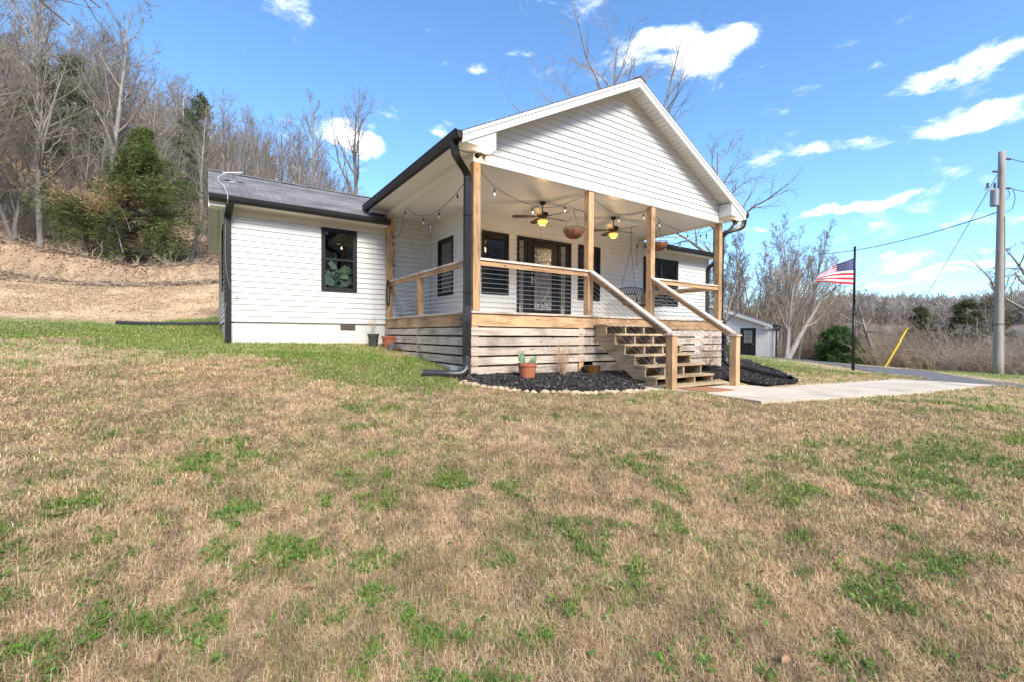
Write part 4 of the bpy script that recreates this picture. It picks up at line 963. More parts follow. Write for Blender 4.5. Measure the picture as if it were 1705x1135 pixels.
lone(35,38,.5,4.6,.14,'low tangled bare tree between the yellow guy guard and the utility pole',mt=barkpale,stems=2,first=.15,nb=10,ang=60,L1=.55,up=-.01,wig=.14,m2=6,m3=4,m4=2,twigr=.012)
# thicket right
thick=[]
for k,(H,kw) in enumerate([(9.5,dict(nb=13,L1=.28,ang=28,first=.3)),(8.5,dict(nb=12,L1=.34,ang=34,first=.2,stems=2)),(10,dict(nb=12,L1=.25,ang=26,first=.45)),(7,dict(nb=12,L1=.42,ang=44,first=.2))]):
    thick.append(tree_obj(bare_tree(200+k,H,.11,m2=6,m3=4,m4=3,twigr=.009,**kw),(0,0,-500),RL,RG,mt=[barkpale,bark][k%2],mc=[twig,twigwarm][k%2]))
spots=place_polar(44,56,65.5,53,66,rf,lambda r:1.4)+place_polar(36,65.3,71.5,41,58,rf,lambda r:1.5)+place_polar(30,70,84,44,66,rf,lambda r:2.2)+place_polar(4,45,56,50,62,rf,lambda r:2.2)
used=set()
for (x,y,r,az) in spots:
    z=hz(x,y);q=rf.randrange(4)
    if q in used:o=copy_tree(thick[q])
    else:o=thick[q];used.add(q)
    sc=rf.uniform(.8,1.15)*(1.42 if az<65.5 else 1.05 if az<69 else .68)
    if az<69: o['label']=RL
    else:
        o['label']='bare tree in the low thicket beyond the flagpole and utility pole';o['group']='bare trees beyond the driveway'
    o.location=(x,y,z);o.rotation_euler=(rf.gauss(0,.05),rf.gauss(0,.05),rf.uniform(0,6.28));o.scale=(sc,)*3
# underbrush as one mass per area
def brush_mass(name,pts,label,mat,seed,hr=(1.2,2.6),nst=16,r=.012):
    W=Wood(seed);g=W.rng;pts=np.array(pts);z=height(pts[:,0],pts[:,1]);n=len(pts)
    base=np.repeat(np.stack([pts[:,0],pts[:,1],z-.05],1),nst,0)+np.concatenate([g.normal(0,.25,(n*nst,2)),np.zeros((n*nst,1))],1)
    d=np.concatenate([g.normal(0,.42,(n*nst,2)),np.ones((n*nst,1))],1);d/=np.linalg.norm(d,axis=1,keepdims=True)
    L=np.repeat(g.uniform(hr[0],hr[1],n),nst)*g.uniform(.5,1.1,n*nst)
    P,R_=W.limb(base,d,L,r,r*.5,5,.12,-.02);W.put('c',P,R_)
    p,dd_,rad,t=W.kids(P,R_,4,.2,.98,40,14);P,R_=W.limb(p,dd_,np.repeat(L,4)*.42*g.uniform(.5,1.2,len(t)),r*.6,r*.35,4,.15,0);W.put('c',P,R_)
    p,dd_,rad,t=W.kids(P,R_,2,.2,.98,40,14);P,R_=W.limb(p,dd_,np.repeat(np.repeat(L,4),2)*.2*g.uniform(.5,1.2,len(t)),r*.5,r*.3,3,.15,0);W.put('c',P,R_)
    V,F=W.mesh('c',(3,3));o=npmesh(name,V,F,None,[mat],smooth=True);tag(o,label,'brush',None,'stuff');return o
g2=random.Random(3)
def P_(n,a0,a1,r0,r1):
    out=[]
    while len(out)<n:
        az=g2.uniform(a0,a1);r=math.sqrt(g2.uniform(r0*r0,r1*r1));x=-3.7+r*math.sin(R(az));y=-6.8+r*math.cos(R(az))
        if x<13 and x>-4.5 and y<16: continue
        out.append((x,y))
    return out
brush_mass('underbrush',P_(330,-18,14,34,60),'tangled leafless underbrush between the tree trunks on the hillside',twig,51,(1.5,3.2),12,.012)
brush_mass('underbrush',P_(420,4,32,44,80),'tan leafless brush covering the slope above the left wing roof',twigwarm,52,(2.2,4.5),12,.017)
def PC(n,a0,a1,r0,r1,seed,thr):
    """points of P_ kept only inside clumps"""
    return [p for p in P_(n,a0,a1,r0,r1) if vnoise(np.array([p[0]*.22]),np.array([p[1]*.22]),seed)[0]>thr]
brush_mass('underbrush',P_(120,66.8,72,41.5,50)+P_(150,56,66,51,60),'tan leafless brush behind the garage and flagpole',twigwarm,53,(1.2,3.0),11,.012)
brush_mass('underbrush',P_(210,70.5,86,38,52),'tan leafless brush beyond the driveway at right',twigwarm,54,(1.1,2.9),11,.012)
brush_mass('underbrush',PC(260,66.8,86,42,54,5,.55),'darker brown thickets among the brush beyond the driveway',twigdark,55,(2.0,4.4),11,.012)
brush_mass('underbrush',PC(300,66.8,86,39,47,9,.6),'pale grey shrubs among the brush beyond the driveway',twigpale,56,(1.2,3.0),12,.010)
# far wooded ridge
fp=[];g3=random.Random(9)
V_=[];F_=[]
def far_wood(name,n,a0,a1,r0,r1,label,hh,mat):
    W=Wood(77);g=W.rng;az=np.radians(g.uniform(a0,a1,n));r=np.sqrt(g.uniform(r0*r0,r1*r1,n));x=-3.7+r*np.sin(az);y=-6.8+r*np.cos(az);z=height(x,y);m=7
    base=np.repeat(np.stack([x,y,z-.5],1),m,0);d=np.concatenate([g.normal(0,.24,(n*m,2)),np.ones((n*m,1))],1);d/=np.linalg.norm(d,axis=1,keepdims=True)
    L=np.repeat(g.uniform(*hh,n),m)*g.uniform(.6,1.05,n*m);rb=np.repeat(r,m)*.00045
    P,R_=W.limb(base,d,L,rb*1.6,rb*.7,4,.08,0);W.put('c',P,R_)
    p,dd_,rad,t=W.kids(P,R_,5,.3,.95,35,12);P,R_=W.limb(p,dd_,np.repeat(L,5)*.33,np.repeat(rb,5)*1.1,np.repeat(rb,5)*.6,3,.1,.03);W.put('c',P,R_)
    V,F=W.mesh('c',(3,3));o=npmesh(name,V,F,None,[mat]);tag(o,label,'woodland',None,'stuff')
fartw=simple('far_wood_haze_pale',(.44,.365,.31),(.30,.25,.215),.05,.95)  # paled so that distance haze is part of the colour
far_wood('far_wood',1500,54,90,75,240,'leafless winter woods in the valley beyond the driveway',(7,11),fartw)
far_wood('far_wood',1300,54,90,380,560,'leafless woods tinted pale for haze along the distant ridge line',(12,18),fartw)
far_wood('far_wood',900,100,255,48,85,'leafless woods across the field behind the photographer',(17,23),fartw)
far_wood('far_wood',330,-19,33,68,96,'grey leafless woods filling the upper hillside behind the house',(7,12),twig)
# evergreens
simple('cedar_bark',(.14,.105,.08),(.08,.06,.045),6,.95,(1,1,.3),.3)
def foliage(P,n,rad,ln,wd,g,droop=0,outc=None):
    """n sprays round each point of P (N,3): two crossed slim leaves each"""
    N_=len(P);c=np.repeat(P,n,0)+g.normal(0,1,(N_*n,3))*rad;d=g.normal(0,1,(N_*n,3));d[:,2]=d[:,2]*.7+.15-droop
    if outc is not None:
        o=c-outc(c);o/=np.linalg.norm(o,axis=1,keepdims=True)+1e-9;d+=o*1.1
    d/=np.linalg.norm(d,axis=1,keepdims=True);s_=np.cross(d,g.normal(0,1,d.shape));s_/=np.linalg.norm(s_,axis=1,keepdims=True)
    L=(ln*g.uniform(.5,1.4,len(c)))[:,None];Wd=(wd*g.uniform(.7,1.3,len(c)))[:,None]
    V=np.stack([c,c+d*L*.45+s_*Wd,c+d*L,c+d*L*.45-s_*Wd],1).reshape(-1,3);F=np.arange(len(V)).reshape(-1,4);return V,F,len(c)
def evergreen(loc,H,rw,label,seed,nb=70,droop=.1,c1=(.035,.065,.02),c2=(.10,.14,.04),brown=0,shape=None,n=26,ln=.13,group=None,name='cedar_tree',trunk=.16,low=.12,lean=(.02,0),wr=.16):
    e=empty(name,loc,label,'tree',group);W=Wood(seed);g=W.rng
    P,R_=W.limb(np.array([[0,0,-.3]]),np.array([[lean[0],lean[1],1.]]),H*.97,trunk,.02,12,.03,.03);W.put('trunk',P,R_)
    p,d,rad,t=W.kids(P,R_,nb,low,.97,74,10);tt=(t-low)/(1-low)
    prof=(shape(tt,d) if shape else (1-tt)**.75+.08)*rw;L=prof*g.uniform(.65,1.1,len(t))
    P1,R1=W.limb(p,d,L,np.minimum(rad*.5,.05),.008,7,.08,-.02+.0*droop);W.put('trunk',P1,R1)
    p,d2,rad,t2=W.kids(P1,R1,6,.25,1.,42,12);L2=np.repeat(L,6)*.42*(1.1-t2*.6);P2,R2=W.limb(p,d2,L2,rad*.5,.005,4,.12,.02);W.put('trunk',P2,R2)
    V,F=W.mesh('trunk',(6,4));npmesh('trunk',V,F,None,[MATS['cedar_bark']],parent=e,smooth=True)
    pts=np.concatenate([P2[:,1:].reshape(-1,3),P1[:,3:].reshape(-1,3)])
    axis=lambda c:np.stack([c[:,0]*0,c[:,1]*0,c[:,2]-.3],1)
    V,F,m=foliage(pts,n,.10*max(1,H/6),ln,ln*wr,g,droop,axis)
    cs=np.repeat(pts,n,0);k=fbm(cs[:,0]*1.3+seed,cs[:,2]*1.3+cs[:,1],seed,3)[:,None];col=np.array(c1)*(1-k)+np.array(c2)*k;col=col*g.uniform(.7,1.35,(m,1))
    if brown:
        dmask=(g.uniform(0,1,(m,1))<.9)&(brown(cs)[:,None]);col=np.where(dmask,np.array([.46,.31,.14])*g.uniform(.6,1.3,(m,1)),col)
    npmesh('crown',V,F,None,[leaf_m],parent=e,attr={'col':np.repeat(np.concatenate([col,np.ones((m,1))],1),4,0)})
    return e
def cshape(t,d):
    # wide ragged skirt, narrow leaning top: lateral direction seen across the yard
    lat=d[:,0]*.83-d[:,1]*.56
    w_=np.clip(lat*1.3,-1,1)*.5+.5
    right=np.interp(t,[0,.1,.42,.6,.8,1],[3.0,3.9,3.5,2.1,1.0,.2]);left=np.interp(t,[0,.1,.40,.47,.8,1],[2.6,3.2,2.8,.12,.1,.05])
    return (left*(1-w_)+right*w_)*(.66+.5*np.sin(t*47+lat*4)**2)
evergreen((-7.9,25.0,hz(-7.9,25.0)-.1),8.2,1.0,'big ragged dark green cedar with brown broken boughs at the foot of the hillside',401,nb=130,shape=cshape,n=18,ln=.20,lean=(.20,-.12),
    brown=lambda c:(np.hypot(c[:,0]*.83-c[:,1]*.56-.75,(c[:,2]-3.3)*.8)<.85)&(c[:,1]<.3),trunk=.24,low=.13,c1=(.045,.08,.022),c2=(.21,.24,.075),wr=.09)
# broken, bleached limbs stuck in the cedar
for (a,b,lab) in (((-8.2,24.1,6.2),(-7.3,23.2,3.6),'bleached broken limb hanging in the middle of the big cedar'),((-8.0,24.2,7.2),(-8.9,23.9,5.4),'broken bare branch propped high in the big cedar'),((-7.9,24.2,6.6),(-7.1,24.0,4.9),'shorter bleached broken branch beside the long one in the big cedar')):
    m=MB();P=curve([a,tuple((Vector(a)+Vector(b))/2+Vector((.1,0,.1))),b],5);m.tube(P,[.05-.03*i/(len(P)-1) for i in range(len(P))],6);o=m.build('broken_limb',barkpale,None,loc=b);tag(o,lab,'branch')
evergreen((-11.2,33.5,hz(-11.2,33.5)),9,2.2,'dark pine half hidden among the bare trees behind the big cedar',402,nb=60,n=9,ln=.18,c1=(.07,.085,.045),c2=(.15,.17,.08))
evergreen((-5.0,36,hz(-5,36)),10,2.0,'taller dark pine above the top of the big cedar',403,nb=60,n=9,ln=.18,c1=(.07,.085,.045),c2=(.15,.17,.08))
evergreen((-13.5,36,hz(-13.5,36)),7,1.9,'dark evergreen among the bare trees at the far left',404,nb=55,n=9,ln=.18,c1=(.07,.085,.045),c2=(.15,.17,.08))
evergreen((33.4,6.8,hz(33.4,6.8)-.1),2.8,1.45,'bushy dark green cedar shrub behind the flagpole',405,nb=70,n=22,ln=.15,c1=(.035,.085,.03),c2=(.11,.19,.055),name='cedar_shrub',low=.03,shape=lambda t,d:1.0-.75*t**2)
for k,(x,yq,H,rw,lab) in enumerate([(41.8,4.6,5.6,1.5,'thin feathery evergreen tree left of three beyond the guy wire'),(43.3,2.6,6.4,1.9,'thin feathery evergreen tree in the middle of three beyond the guy wire'),(47.5,1.2,7.6,1.6,'thin feathery evergreen tree right of three, next to the utility pole'),(36.5,-6.2,4.2,2.4,'olive green shrubby cedar right of the utility pole')]):
    evergreen((x,yq,hz(x,yq)-.3),H,rw,lab,410+k,nb=34,n=9,ln=.2,c1=(.07,.08,.04),c2=(.20,.20,.10),low=.25)
evergreen((24.5,17.5,hz(24.5,17.5)),6.6,.9,'slender ivy-dark evergreen behind the garage roof',420,nb=50,n=12,ln=.13,c1=(.05,.07,.03),c2=(.13,.14,.06))
evergreen((7.95,.42,hz(7.95,.42)-.05),.95,.36,'small leafy evergreen shrub beside the right corner of the porch skirting',421,nb=60,n=16,ln=.07,c1=(.05,.11,.025),c2=(.20,.30,.06),name='evergreen_shrub',trunk=.02,low=.03,shape=lambda t,d:1.0-.5*t**2)
# tree left of the camera whose twigs hang into the top left corner
W=Wood(61);g=W.rng
P,R_=W.limb(np.array([[-13.2,.5,-1.7]]),np.array([[.05,.0,1.]]),11.5,.3,.08,12,.03,.03);W.put('trunk',P,R_)
A=[(P[0,8],(-5.5,5.2,5.95)),(P[0,8],(-6.0,5.6,5.7)),(P[0,7],(-7.0,6.2,5.3)),(P[0,9],(-4.9,4.9,6.4))]
LP=[];LR=[]
for a,b in A:
    q=np.array([v[:] for v in curve([tuple(a),tuple((np.array(a)+np.array(b))/2+np.array([0,0,.7])),b],4)])[[0,1,3,4,5,6,7,8]];q=q+g.normal(0,.04,q.shape)*np.linspace(0,1,8)[:,None];q[0]=a;LP.append(q);LR.append(np.linspace(.07,.014,8))
LP=np.array(LP);LR=np.array(LR);W.put('crown',LP,LR)
p,d,rad,t=W.kids(LP,LR,7,.45,1,40,14);P2,R2=W.limb(p,d,g.uniform(.5,1.2,len(t)),.014,.005,6,.1,-.05);W.put('crown',P2,R2)
p,d,rad,t=W.kids(P2,R2,4,.2,1,40,14);P3,R3=W.limb(p,d,g.uniform(.2,.45,len(t)),.006,.003,4,.12,-.04);W.put('crown',P3,R3)
for V0 in W.lv.values():
    for a,b in V0: a-=np.array([-13.2,.5,-1.7])
tree_obj(W,(-13.2,.5,-1.7),'bare tree outside the left edge whose twigs hang into the top left corner',None)
print('trees done',len(bpy.data.objects))
# ------------------------------------------------------------------ porch furniture and fittings
amber=emis('amber_lamp_glass',(1,.43,.07),1.7,(.8,.40,.08));blade_w=simple('fan_blade_wood',(.10,.065,.045),(.06,.04,.028),6,.5,(1,6,1))
def fan(x,y,label,rot):
    zc=2.56;e=empty('ceiling_fan',(x,y,zc),label,'ceiling fan','ceiling fans with lit amber lamps on the porch')
    m=MB();m.lathe([(0,0),(.07,0),(.075,-.02),(.05,-.055),(.02,-.07),(0,-.07)],(x,y,zc),16);m.build('ceiling_mount',bronze,e,smooth=True)
    m=MB();m.tube([(x,y,zc-.06),(x,y,zc-.24)],.012,8);m.build('downrod',bronze,e)
    m=MB();m.lathe([(0,-.22),(.04,-.225),(.12,-.245),(.135,-.27),(.125,-.31),(.09,-.34),(.07,-.36),(.085,-.385),(0,-.385)],(x,y,zc),20);m.build('motor_housing',bronze,e,smooth=True)
    for k in range(5):
        a=rot+k*2*PI/5;d=Vector((math.cos(a),math.sin(a),0));s_=Vector((-math.sin(a),math.cos(a),.20)).normalized();c=Vector((x,y,zc-.325))
        m=MB();P=[];pr=[(.17,.045),(.28,.058),(.5,.070),(.62,.072),(.665,.055),(.68,.02)]
        out=[c+d*r+s_*w_ for r,w_ in pr]+[c+d*r-s_*w_ for r,w_ in pr[::-1]];m.prism(out,(0,0,.006));b=m.build('blade',blade_w,e)
        m=MB();m.beam(c+d*.06,c+d*.24+Vector((0,0,-.004)),.03,.008);m.build('blade_iron',bronze,b)
    m=MB();m.lathe([(.03,-.385),(.105,-.395),(.112,-.42),(.10,-.46),(.075,-.50),(.04,-.53),(0,-.535)],(x,y,zc),20);L_=m.build('lamp_bowl',amber,e,smooth=True)
    m=MB();m.lathe([(.114,-.40),(.118,-.41),(.114,-.42)],(x,y,zc),20);m.lathe([(.0,-.53),(.025,-.532),(.018,-.555),(0,-.56)],(x,y,zc),10);m.lathe([(.086,-.488),(.09,-.495),(.082,-.502)],(x,y,zc),20);m.build('lamp_ring',bronze,L_,smooth=True)
    for s in(-.02,.03):
        m=MB();m.tube([(x+s,y+.03,zc-.52),(x+s,y+.03,zc-.86-s)],.0018,4);m.ellip((x+s,y+.03,zc-.88-s),.008,.008,.016);m.build('pull_chain',bronze,e)
    L=bpy.data.lights.new('fan_light','POINT');L.energy=6.5;L.color=(1,.66,.32);L.shadow_soft_size=.1;lo=bpy.data.objects.new('fan_light',L);COL.objects.link(lo);lo.location=(x,y,zc-.66)
fan(2.47,1.25,'dark ceiling fan with lit amber lamp, nearer one in front of the door',R(146));fan(4.72,1.25,'dark ceiling fan with lit amber lamp, between the two middle porch posts',R(140))
cordm=simple('black_cord',(.02,.02,.02),None,9,.6);bulbm=simple('clear_bulb_glass',(.75,.74,.70),(.6,.59,.55),6,.1,spec=.8)
def strand(label,pts,bulbs,slack=.12,nn=10):
    C_=curve(pts,nn);o=MB();o.tube(C_,.0055,5);o=o.build('string_light_cord',cordm,None,loc=pts[0]);tag(o,label,'string lights','string lights hung around the porch eaves')
    for t in bulbs:
        p=C_[int(t*(len(C_)-1))];m=MB();m.tube([p,p-Vector((0,0,.055))],.004,5);m.tube([p-Vector((0,0,.05)),p-Vector((0,0,.06)),p-Vector((0,0,.115))],[.010,.019,.016],8);s_=m.build('socket',cordm,o,loc=tuple(p))
        m=MB();m.ellip(p-Vector((0,0,.148)),.021,.021,.036,8,6);m.build('bulb',bulbm,s_,loc=tuple(p))
    return o
strand('string lights sagging under the left porch eave from the corner post',[(.06,.2,2.42),(.06,.36,2.31),(.06,1.08,2.1),(.06,1.87,2.05),(.06,2.62,2.2),(.06,3.22,2.48)],[.06,.30,.50,.70])
strand('string lights drooping to the back porch post and down it',[(.06,3.3,2.5),(.06,3.45,2.25),(.06,3.64,2.0),(.06,3.95,1.98),(.06,4.25,2.15),(.165,4.40,1.9),(.16,4.37,1.55),(.17,4.39,1.2),(.16,4.37,.9)],[.02,.42,.62,.80,.95])
strand('string lights between the corner post and the second post, past the nearer fan',[(.2,.07,2.42),(.48,.07,2.22),(.9,.07,2.08),(1.28,.07,2.03),(1.7,.07,2.04),(2.06,.07,2.16),(2.66,.07,2.44)],[.17,.52,.85])
strand('string lights between the second and third posts, past the farther fan',[(2.86,.07,2.42),(3.25,.07,2.27),(3.59,.07,2.21),(4.0,.07,2.26),(4.38,.07,2.37),(4.6,.07,2.46)],[.42,.84])
strand('string lights between the third post and the right end post',[(4.79,.07,2.40),(5.13,.07,2.24),(5.6,.07,2.16),(6.02,.07,2.13),(6.6,.07,2.2),(7.3,.07,2.44)],[.13,.45,.62,.8])
strand('string lights drooping under the right porch eave',[(7.38,.2,2.46),(7.38,.56,2.33),(7.38,1.0,2.28),(7.38,1.6,2.26),(7.38,2.2,2.42)],[.15,.35,.6,.8])
strand('short string light tail hanging beside the right wing gutter',[(7.2,2.5,2.5),(7.08,2.48,2.40),(7.0,2.47,2.25),(7.0,2.46,2.0),(7.02,2.46,1.8)],[.3,.95])
m=MB()
for k in range(4): 
    r_=.13+.01*k;m.tube([( .03-.015*k+ r_*.25*math.cos(a),4.36-.02*k,.62+ .32*math.sin(a)) for a in [q*2*PI/18 for q in range(19)]],.006,5)
o=m.build('coiled_cord',cordm,None,loc=(.03,4.3,.9));tag(o,'loops of black cord hung over the railing at the back porch post','cord')
# hanging baskets
wirem=simple('rusty_wire',(.08,.045,.03),None,9,.7,metal=.4);coco=simple('coconut_liner',(.30,.13,.07),(.16,.06,.03),16,.95,bmp=.6)
def basket(cx,cy,zr,r,label,hookfrom,top):
    e=empty('hanging_basket',(cx,cy,zr),label,'hanging basket','hanging wire baskets on the porch')
    m=MB();m.lathe([(r*.97,-.02),(r*.93,-.07),(r*.72,-.145),(r*.4,-.18),(0,-.185)],(cx,cy,zr),18)
    for v in range(len(m.v)):
        x_,y_,z_=m.v[v];m.v[v]=(x_+random.uniform(-.008,.008),y_+random.uniform(-.008,.008),z_+random.uniform(-.012,.008))
    m.build('liner',coco,e,smooth=True)
    m=MB();m.tube([(cx+r*math.cos(a),cy+r*math.sin(a),zr) for a in [q*2*PI/24 for q in range(25)]],.007,6)
    for k in range(8):
        a=k*PI/4;m.tube([(cx+r*1.03*math.cos(a)*c,cy+r*1.03*math.sin(a)*c,zr+z_) for c,z_ in((1,0),(.98,-.05),(.78,-.14),(.42,-.185),(0,-.195))],.004,5)
    m.build('wire_frame',wirem,e)
    for k in range(3):
        a=k*2.1+.4;m=MB();m.tube([(cx+r*math.cos(a),cy+r*math.sin(a),zr),(cx,cy,top)],.003,4);m.build('hanging_chain',wirem,e)
    m=MB();rg=random.Random(int(cx*9))
    for k in range(16):
        a=rg.uniform(0,6.3);p=Vector((cx+r*.6*math.cos(a),cy+r*.6*math.sin(a),zr-.06));q=p+Vector((math.cos(a)*.1,math.sin(a)*.1,rg.uniform(-.02,.09)));m.tube([p,(p+q)/2+Vector((0,0,.02)),q],.004,4)
    m.build('dead_plant',simple('dried_stems',(.42,.18,.10),(.22,.10,.05),9,.9),e)
    m=MB();m.tube(curve(hookfrom,6),.007,6);o=m.build('basket_hook',wirem,None,loc=hookfrom[0]);return o
o=basket(2.35,.07,1.72,.205,'wire basket with brown liner hanging left of the second porch post',[(2.685,.07,1.93),(2.68,.07,2.02),(2.62,.07,2.10),(2.5,.07,2.13),(2.41,.07,2.11),(2.36,.07,2.13),(2.35,.07,2.08),(2.37,.07,2.06)],2.07)
tag(o,'curved iron hook holding the basket left of the second porch post','hook','basket hooks')
o=basket(5.02,.10,1.78,.20,'wire basket with reddish dried plants hanging right of the third porch post',[(4.762,.07,1.98),(4.77,.07,2.08),(4.83,.07,2.15),(4.93,.08,2.17),(4.99,.1,2.15),(5.02,.1,2.16),(5.03,.1,2.11),(5.01,.1,2.09)],2.10)
tag(o,'curved iron hook holding the basket right of the third porch post','hook','basket hooks')
# porch swing
e=empty('porch_swing',(6.4,1.75,.45),'dark metal porch swing with slatted curved back hanging by chains','porch swing')
m=MB()
for k in range(9): m.box(5.78,7.02,1.42+k*.05,1.455+k*.05,.452,.464)
m.build('seat',bronze,e)
m=MB();X0,X1=5.76,7.04;n=19
def bt(x): return .90+.07*math.sin(PI*(x-X0)/(X1-X0))
for k in range(n):
    x=X0+.03+(X1-X0-.06)*k/(n-1);m.beam((x,1.88,.55),(x,1.99,bt(x)),.030,.008,up=(0,1,0))
m.build('backrest',bronze,e)
m=MB();m.tube([(x,1.99,bt(x)) for x in [X0+(X1-X0)*q/12 for q in range(13)]],.013,6);m.tube([(X0,1.88,.55),(X1,1.88,.55)],.013,6)
for x in(X0,X1):m.tube([(x,1.99,.90),(x,1.88,.52),(x,1.86,.44),(x,1.38,.44)],.014,6)
m.tube([(X0,1.38,.44),(X1,1.38,.44)],.016,6);m.tube([(X0,1.86,.44),(X1,1.86,.44)],.014,6);m.build('swing_frame',bronze,e)
for x in(X0,X1):
    m=MB();m.tube(curve([(x,1.96,.78),(x,1.75,.72),(x,1.50,.71),(x,1.40,.68),(x,1.37,.60),(x,1.39,.45)],4),.015,6);m.build('armrest',bronze,e)
    for yy_,zz_ in((1.96,.78),(1.42,.70)):
        m=MB();top=Vector((x+.12 if x<6 else x-.12,1.70,2.05));a=Vector((x,yy_,zz_));nl=34
        for k in range(nl):
            p=a+(top-a)*(k/nl);q=a+(top-a)*((k+.85)/nl);m.tube([p,q],.0075 if k%2 else .0055,4)
        m.build('chain',bronze,e)
    m=MB();m.tube([top,(top.x,top.y,2.56)],.007,5);m.build('chain_hook',bronze,e)
# pots and plants
def pot(x,y,z,r,h,mat,label,name='flower_pot',rim=True,soil=True,group=None,tilt=0):
    e=empty(name,(x,y,z),label,'pot',group)
    m=MB();m.lathe([(0,0),(r*.72,0),(r*.92,h*.8),(r*.93,h*.8),(r*1.0,h*.8),(r*1.02,h),(r*.93,h),(r*.90,h*.85),(0,h*.85)] if rim else [(0,0),(r*.75,0),(r,h*.97),(r*1.03,h),(r*.95,h),(r*.92,h*.8),(0,h*.8)],(x,y,z),28)
    m.build('pot_body',mat,e,smooth=False)
    if soil:
        m=MB();m.lathe([(0,h*.9),(r*.5,h*.89),(r*.9,h*.87)],(x,y,z),20);m.build('soil',MATS['mulch_soil'],e)
    return e
z0=hz(.86,-.42)+.03
e=pot(.88,-.40,z0,.172,.28,terra,'large terracotta pot with a prickly pear cactus on the mulch left of the stairs')
cact=simple('prickly_pear_skin',(.17,.27,.14),(.11,.20,.10),5,.5)
pads=[((.80,-.42,z0+.40),.10,.15,.1,0),((.86,-.36,z0+.52),.075,.11,-.25,.3),((.74,-.40,z0+.50),.07,.11,.3,.2),((1.0,-.44,z0+.37),.08,.09,-.7,.2),((1.09,-.42,z0+.42),.075,.085,-.2,-.4),((1.17,-.38,z0+.44),.07,.075,.6,.2)]
for c,a,b,t,ry in pads:
    c=(.88+(c[0]-.94)*.8,c[1],z0+(c[2]-z0)*.78);a*=.72;b*=.72
    m=MB();rot=Matrix.Rotation(ry+.3,3,'Z')@Matrix.Rotation(t,3,'Y');m.ellip(c,a,.02,b,14,10,rot);m.build('cactus_pad',cact,e,smooth=True)
def shrub(x,y,z,h,n,label,mat,seed,spread=.28,name='bare_shrub'):
    W=Wood(seed);g=W.rng;base=np.repeat([[x,y,z]],n,0)+g.normal(0,.03,(n,3))*[1,1,0];d=np.concatenate([g.normal(0,spread,(n,2)),np.ones((n,1))],1);d/=np.linalg.norm(d,axis=1,keepdims=True)
    P,R_=W.limb(base,d,h*g.uniform(.6,1.05,n),.0055,.002,8,.06,.02);W.put('c',P,R_)
    p,d2,rad,t=W.kids(P,R_,3,.35,.95,32,10);P2,R2=W.limb(p,d2,h*.3*g.uniform(.4,1.1,len(t)),.003,.0015,4,.1,.03);W.put('c',P2,R2)
    V,F=W.mesh('c',(5,4));o=npmesh(name,V,F,None,[mat],loc=(x,y,z));tag(o,label,'shrub');return o
tanst=simple('tan_dry_stems',(.55,.36,.22),(.36,.22,.13),9,.8)
shrub(1.83,-.22,hz(1.83,-.22)+.03,.66,26,'dry tan twiggy shrub in the mulch between the cactus pot and the stairs',tanst,71)
z1=hz(2.62,-.16)+.035;glaze=simple('brown_glazed_ceramic',(.05,.028,.016),(.22,.10,.03),4,.25,(1,1,.6))
pot(2.62,-.20,z1,.175,.17,glaze,'low dark brown glazed bowl pot against the skirting beside the stairs',rim=False)
z2=hz(5.95,-.62)+.03
pot(5.95,-.62,z2,.19,.16,simple('black_plastic_pot',(.03,.03,.035),None,9,.5),'black plastic pot right of the stairs holding a twiggy shrub',rim=False)
shrub(5.95,-.62,z2+.1,.78,22,'reddish bare twiggy shrub growing from the black pot right of the stairs',tanst,72,.42)
zA=hz(-.36,4.12);
e=pot(-.42,4.15,hz(-.42,4.15)-.02,.135,.30,simple('dark_grey_pot_plastic',(.06,.07,.065),(.04,.045,.04),7,.6),'dark grey nursery pot left of the orange pot by the foundation',rim=True,group='old pots by the back porch post')
shrub(-.42,4.15,hz(-.42,4.15)+.2,.5,7,'few dry stalks standing in the dark grey nursery pot',tanst,73,.2,'dry_stalks')
pot(-.10,3.93,hz(-.10,3.93)-.03,.185,.29,terra,'orange terracotta pot by the foundation at the back porch post',group='old pots by the back porch post')
pot(-.16,3.60,hz(-.16,3.60)-.02,.10,.17,simple('grey_pot_plastic',(.17,.19,.19),(.10,.12,.12),7,.6),'small grey pot in front of the orange pot by the back porch post',group='old pots by the back porch post')
m=MB();mz=hz(-.12,3.40)
for k in range(9):
    c=Vector((-.12+random.uniform(-.07,.07),3.38+random.uniform(-.06,.06),mz+.03+random.uniform(0,.05)));m.ellip(c,random.uniform(.02,.045),random.uniform(.02,.04),random.uniform(.015,.03),7,5)
o=m.build('clay_shards',simple('old_clay',(.14,.06,.04),None,9,.9),None,loc=(-.12,3.38,mz));tag(o,'small heap of dark broken clay at the foot of the small grey pot','shards')
gb=pot(-.28,-.06+.22,hz(-.28,.16)-.03,.09,.20,simple('blue_grey_pot',(.26,.30,.34),(.18,.21,.24),7,.45),'blue grey pot tucked behind the drain pipe elbow at the porch corner',rim=False,soil=False)
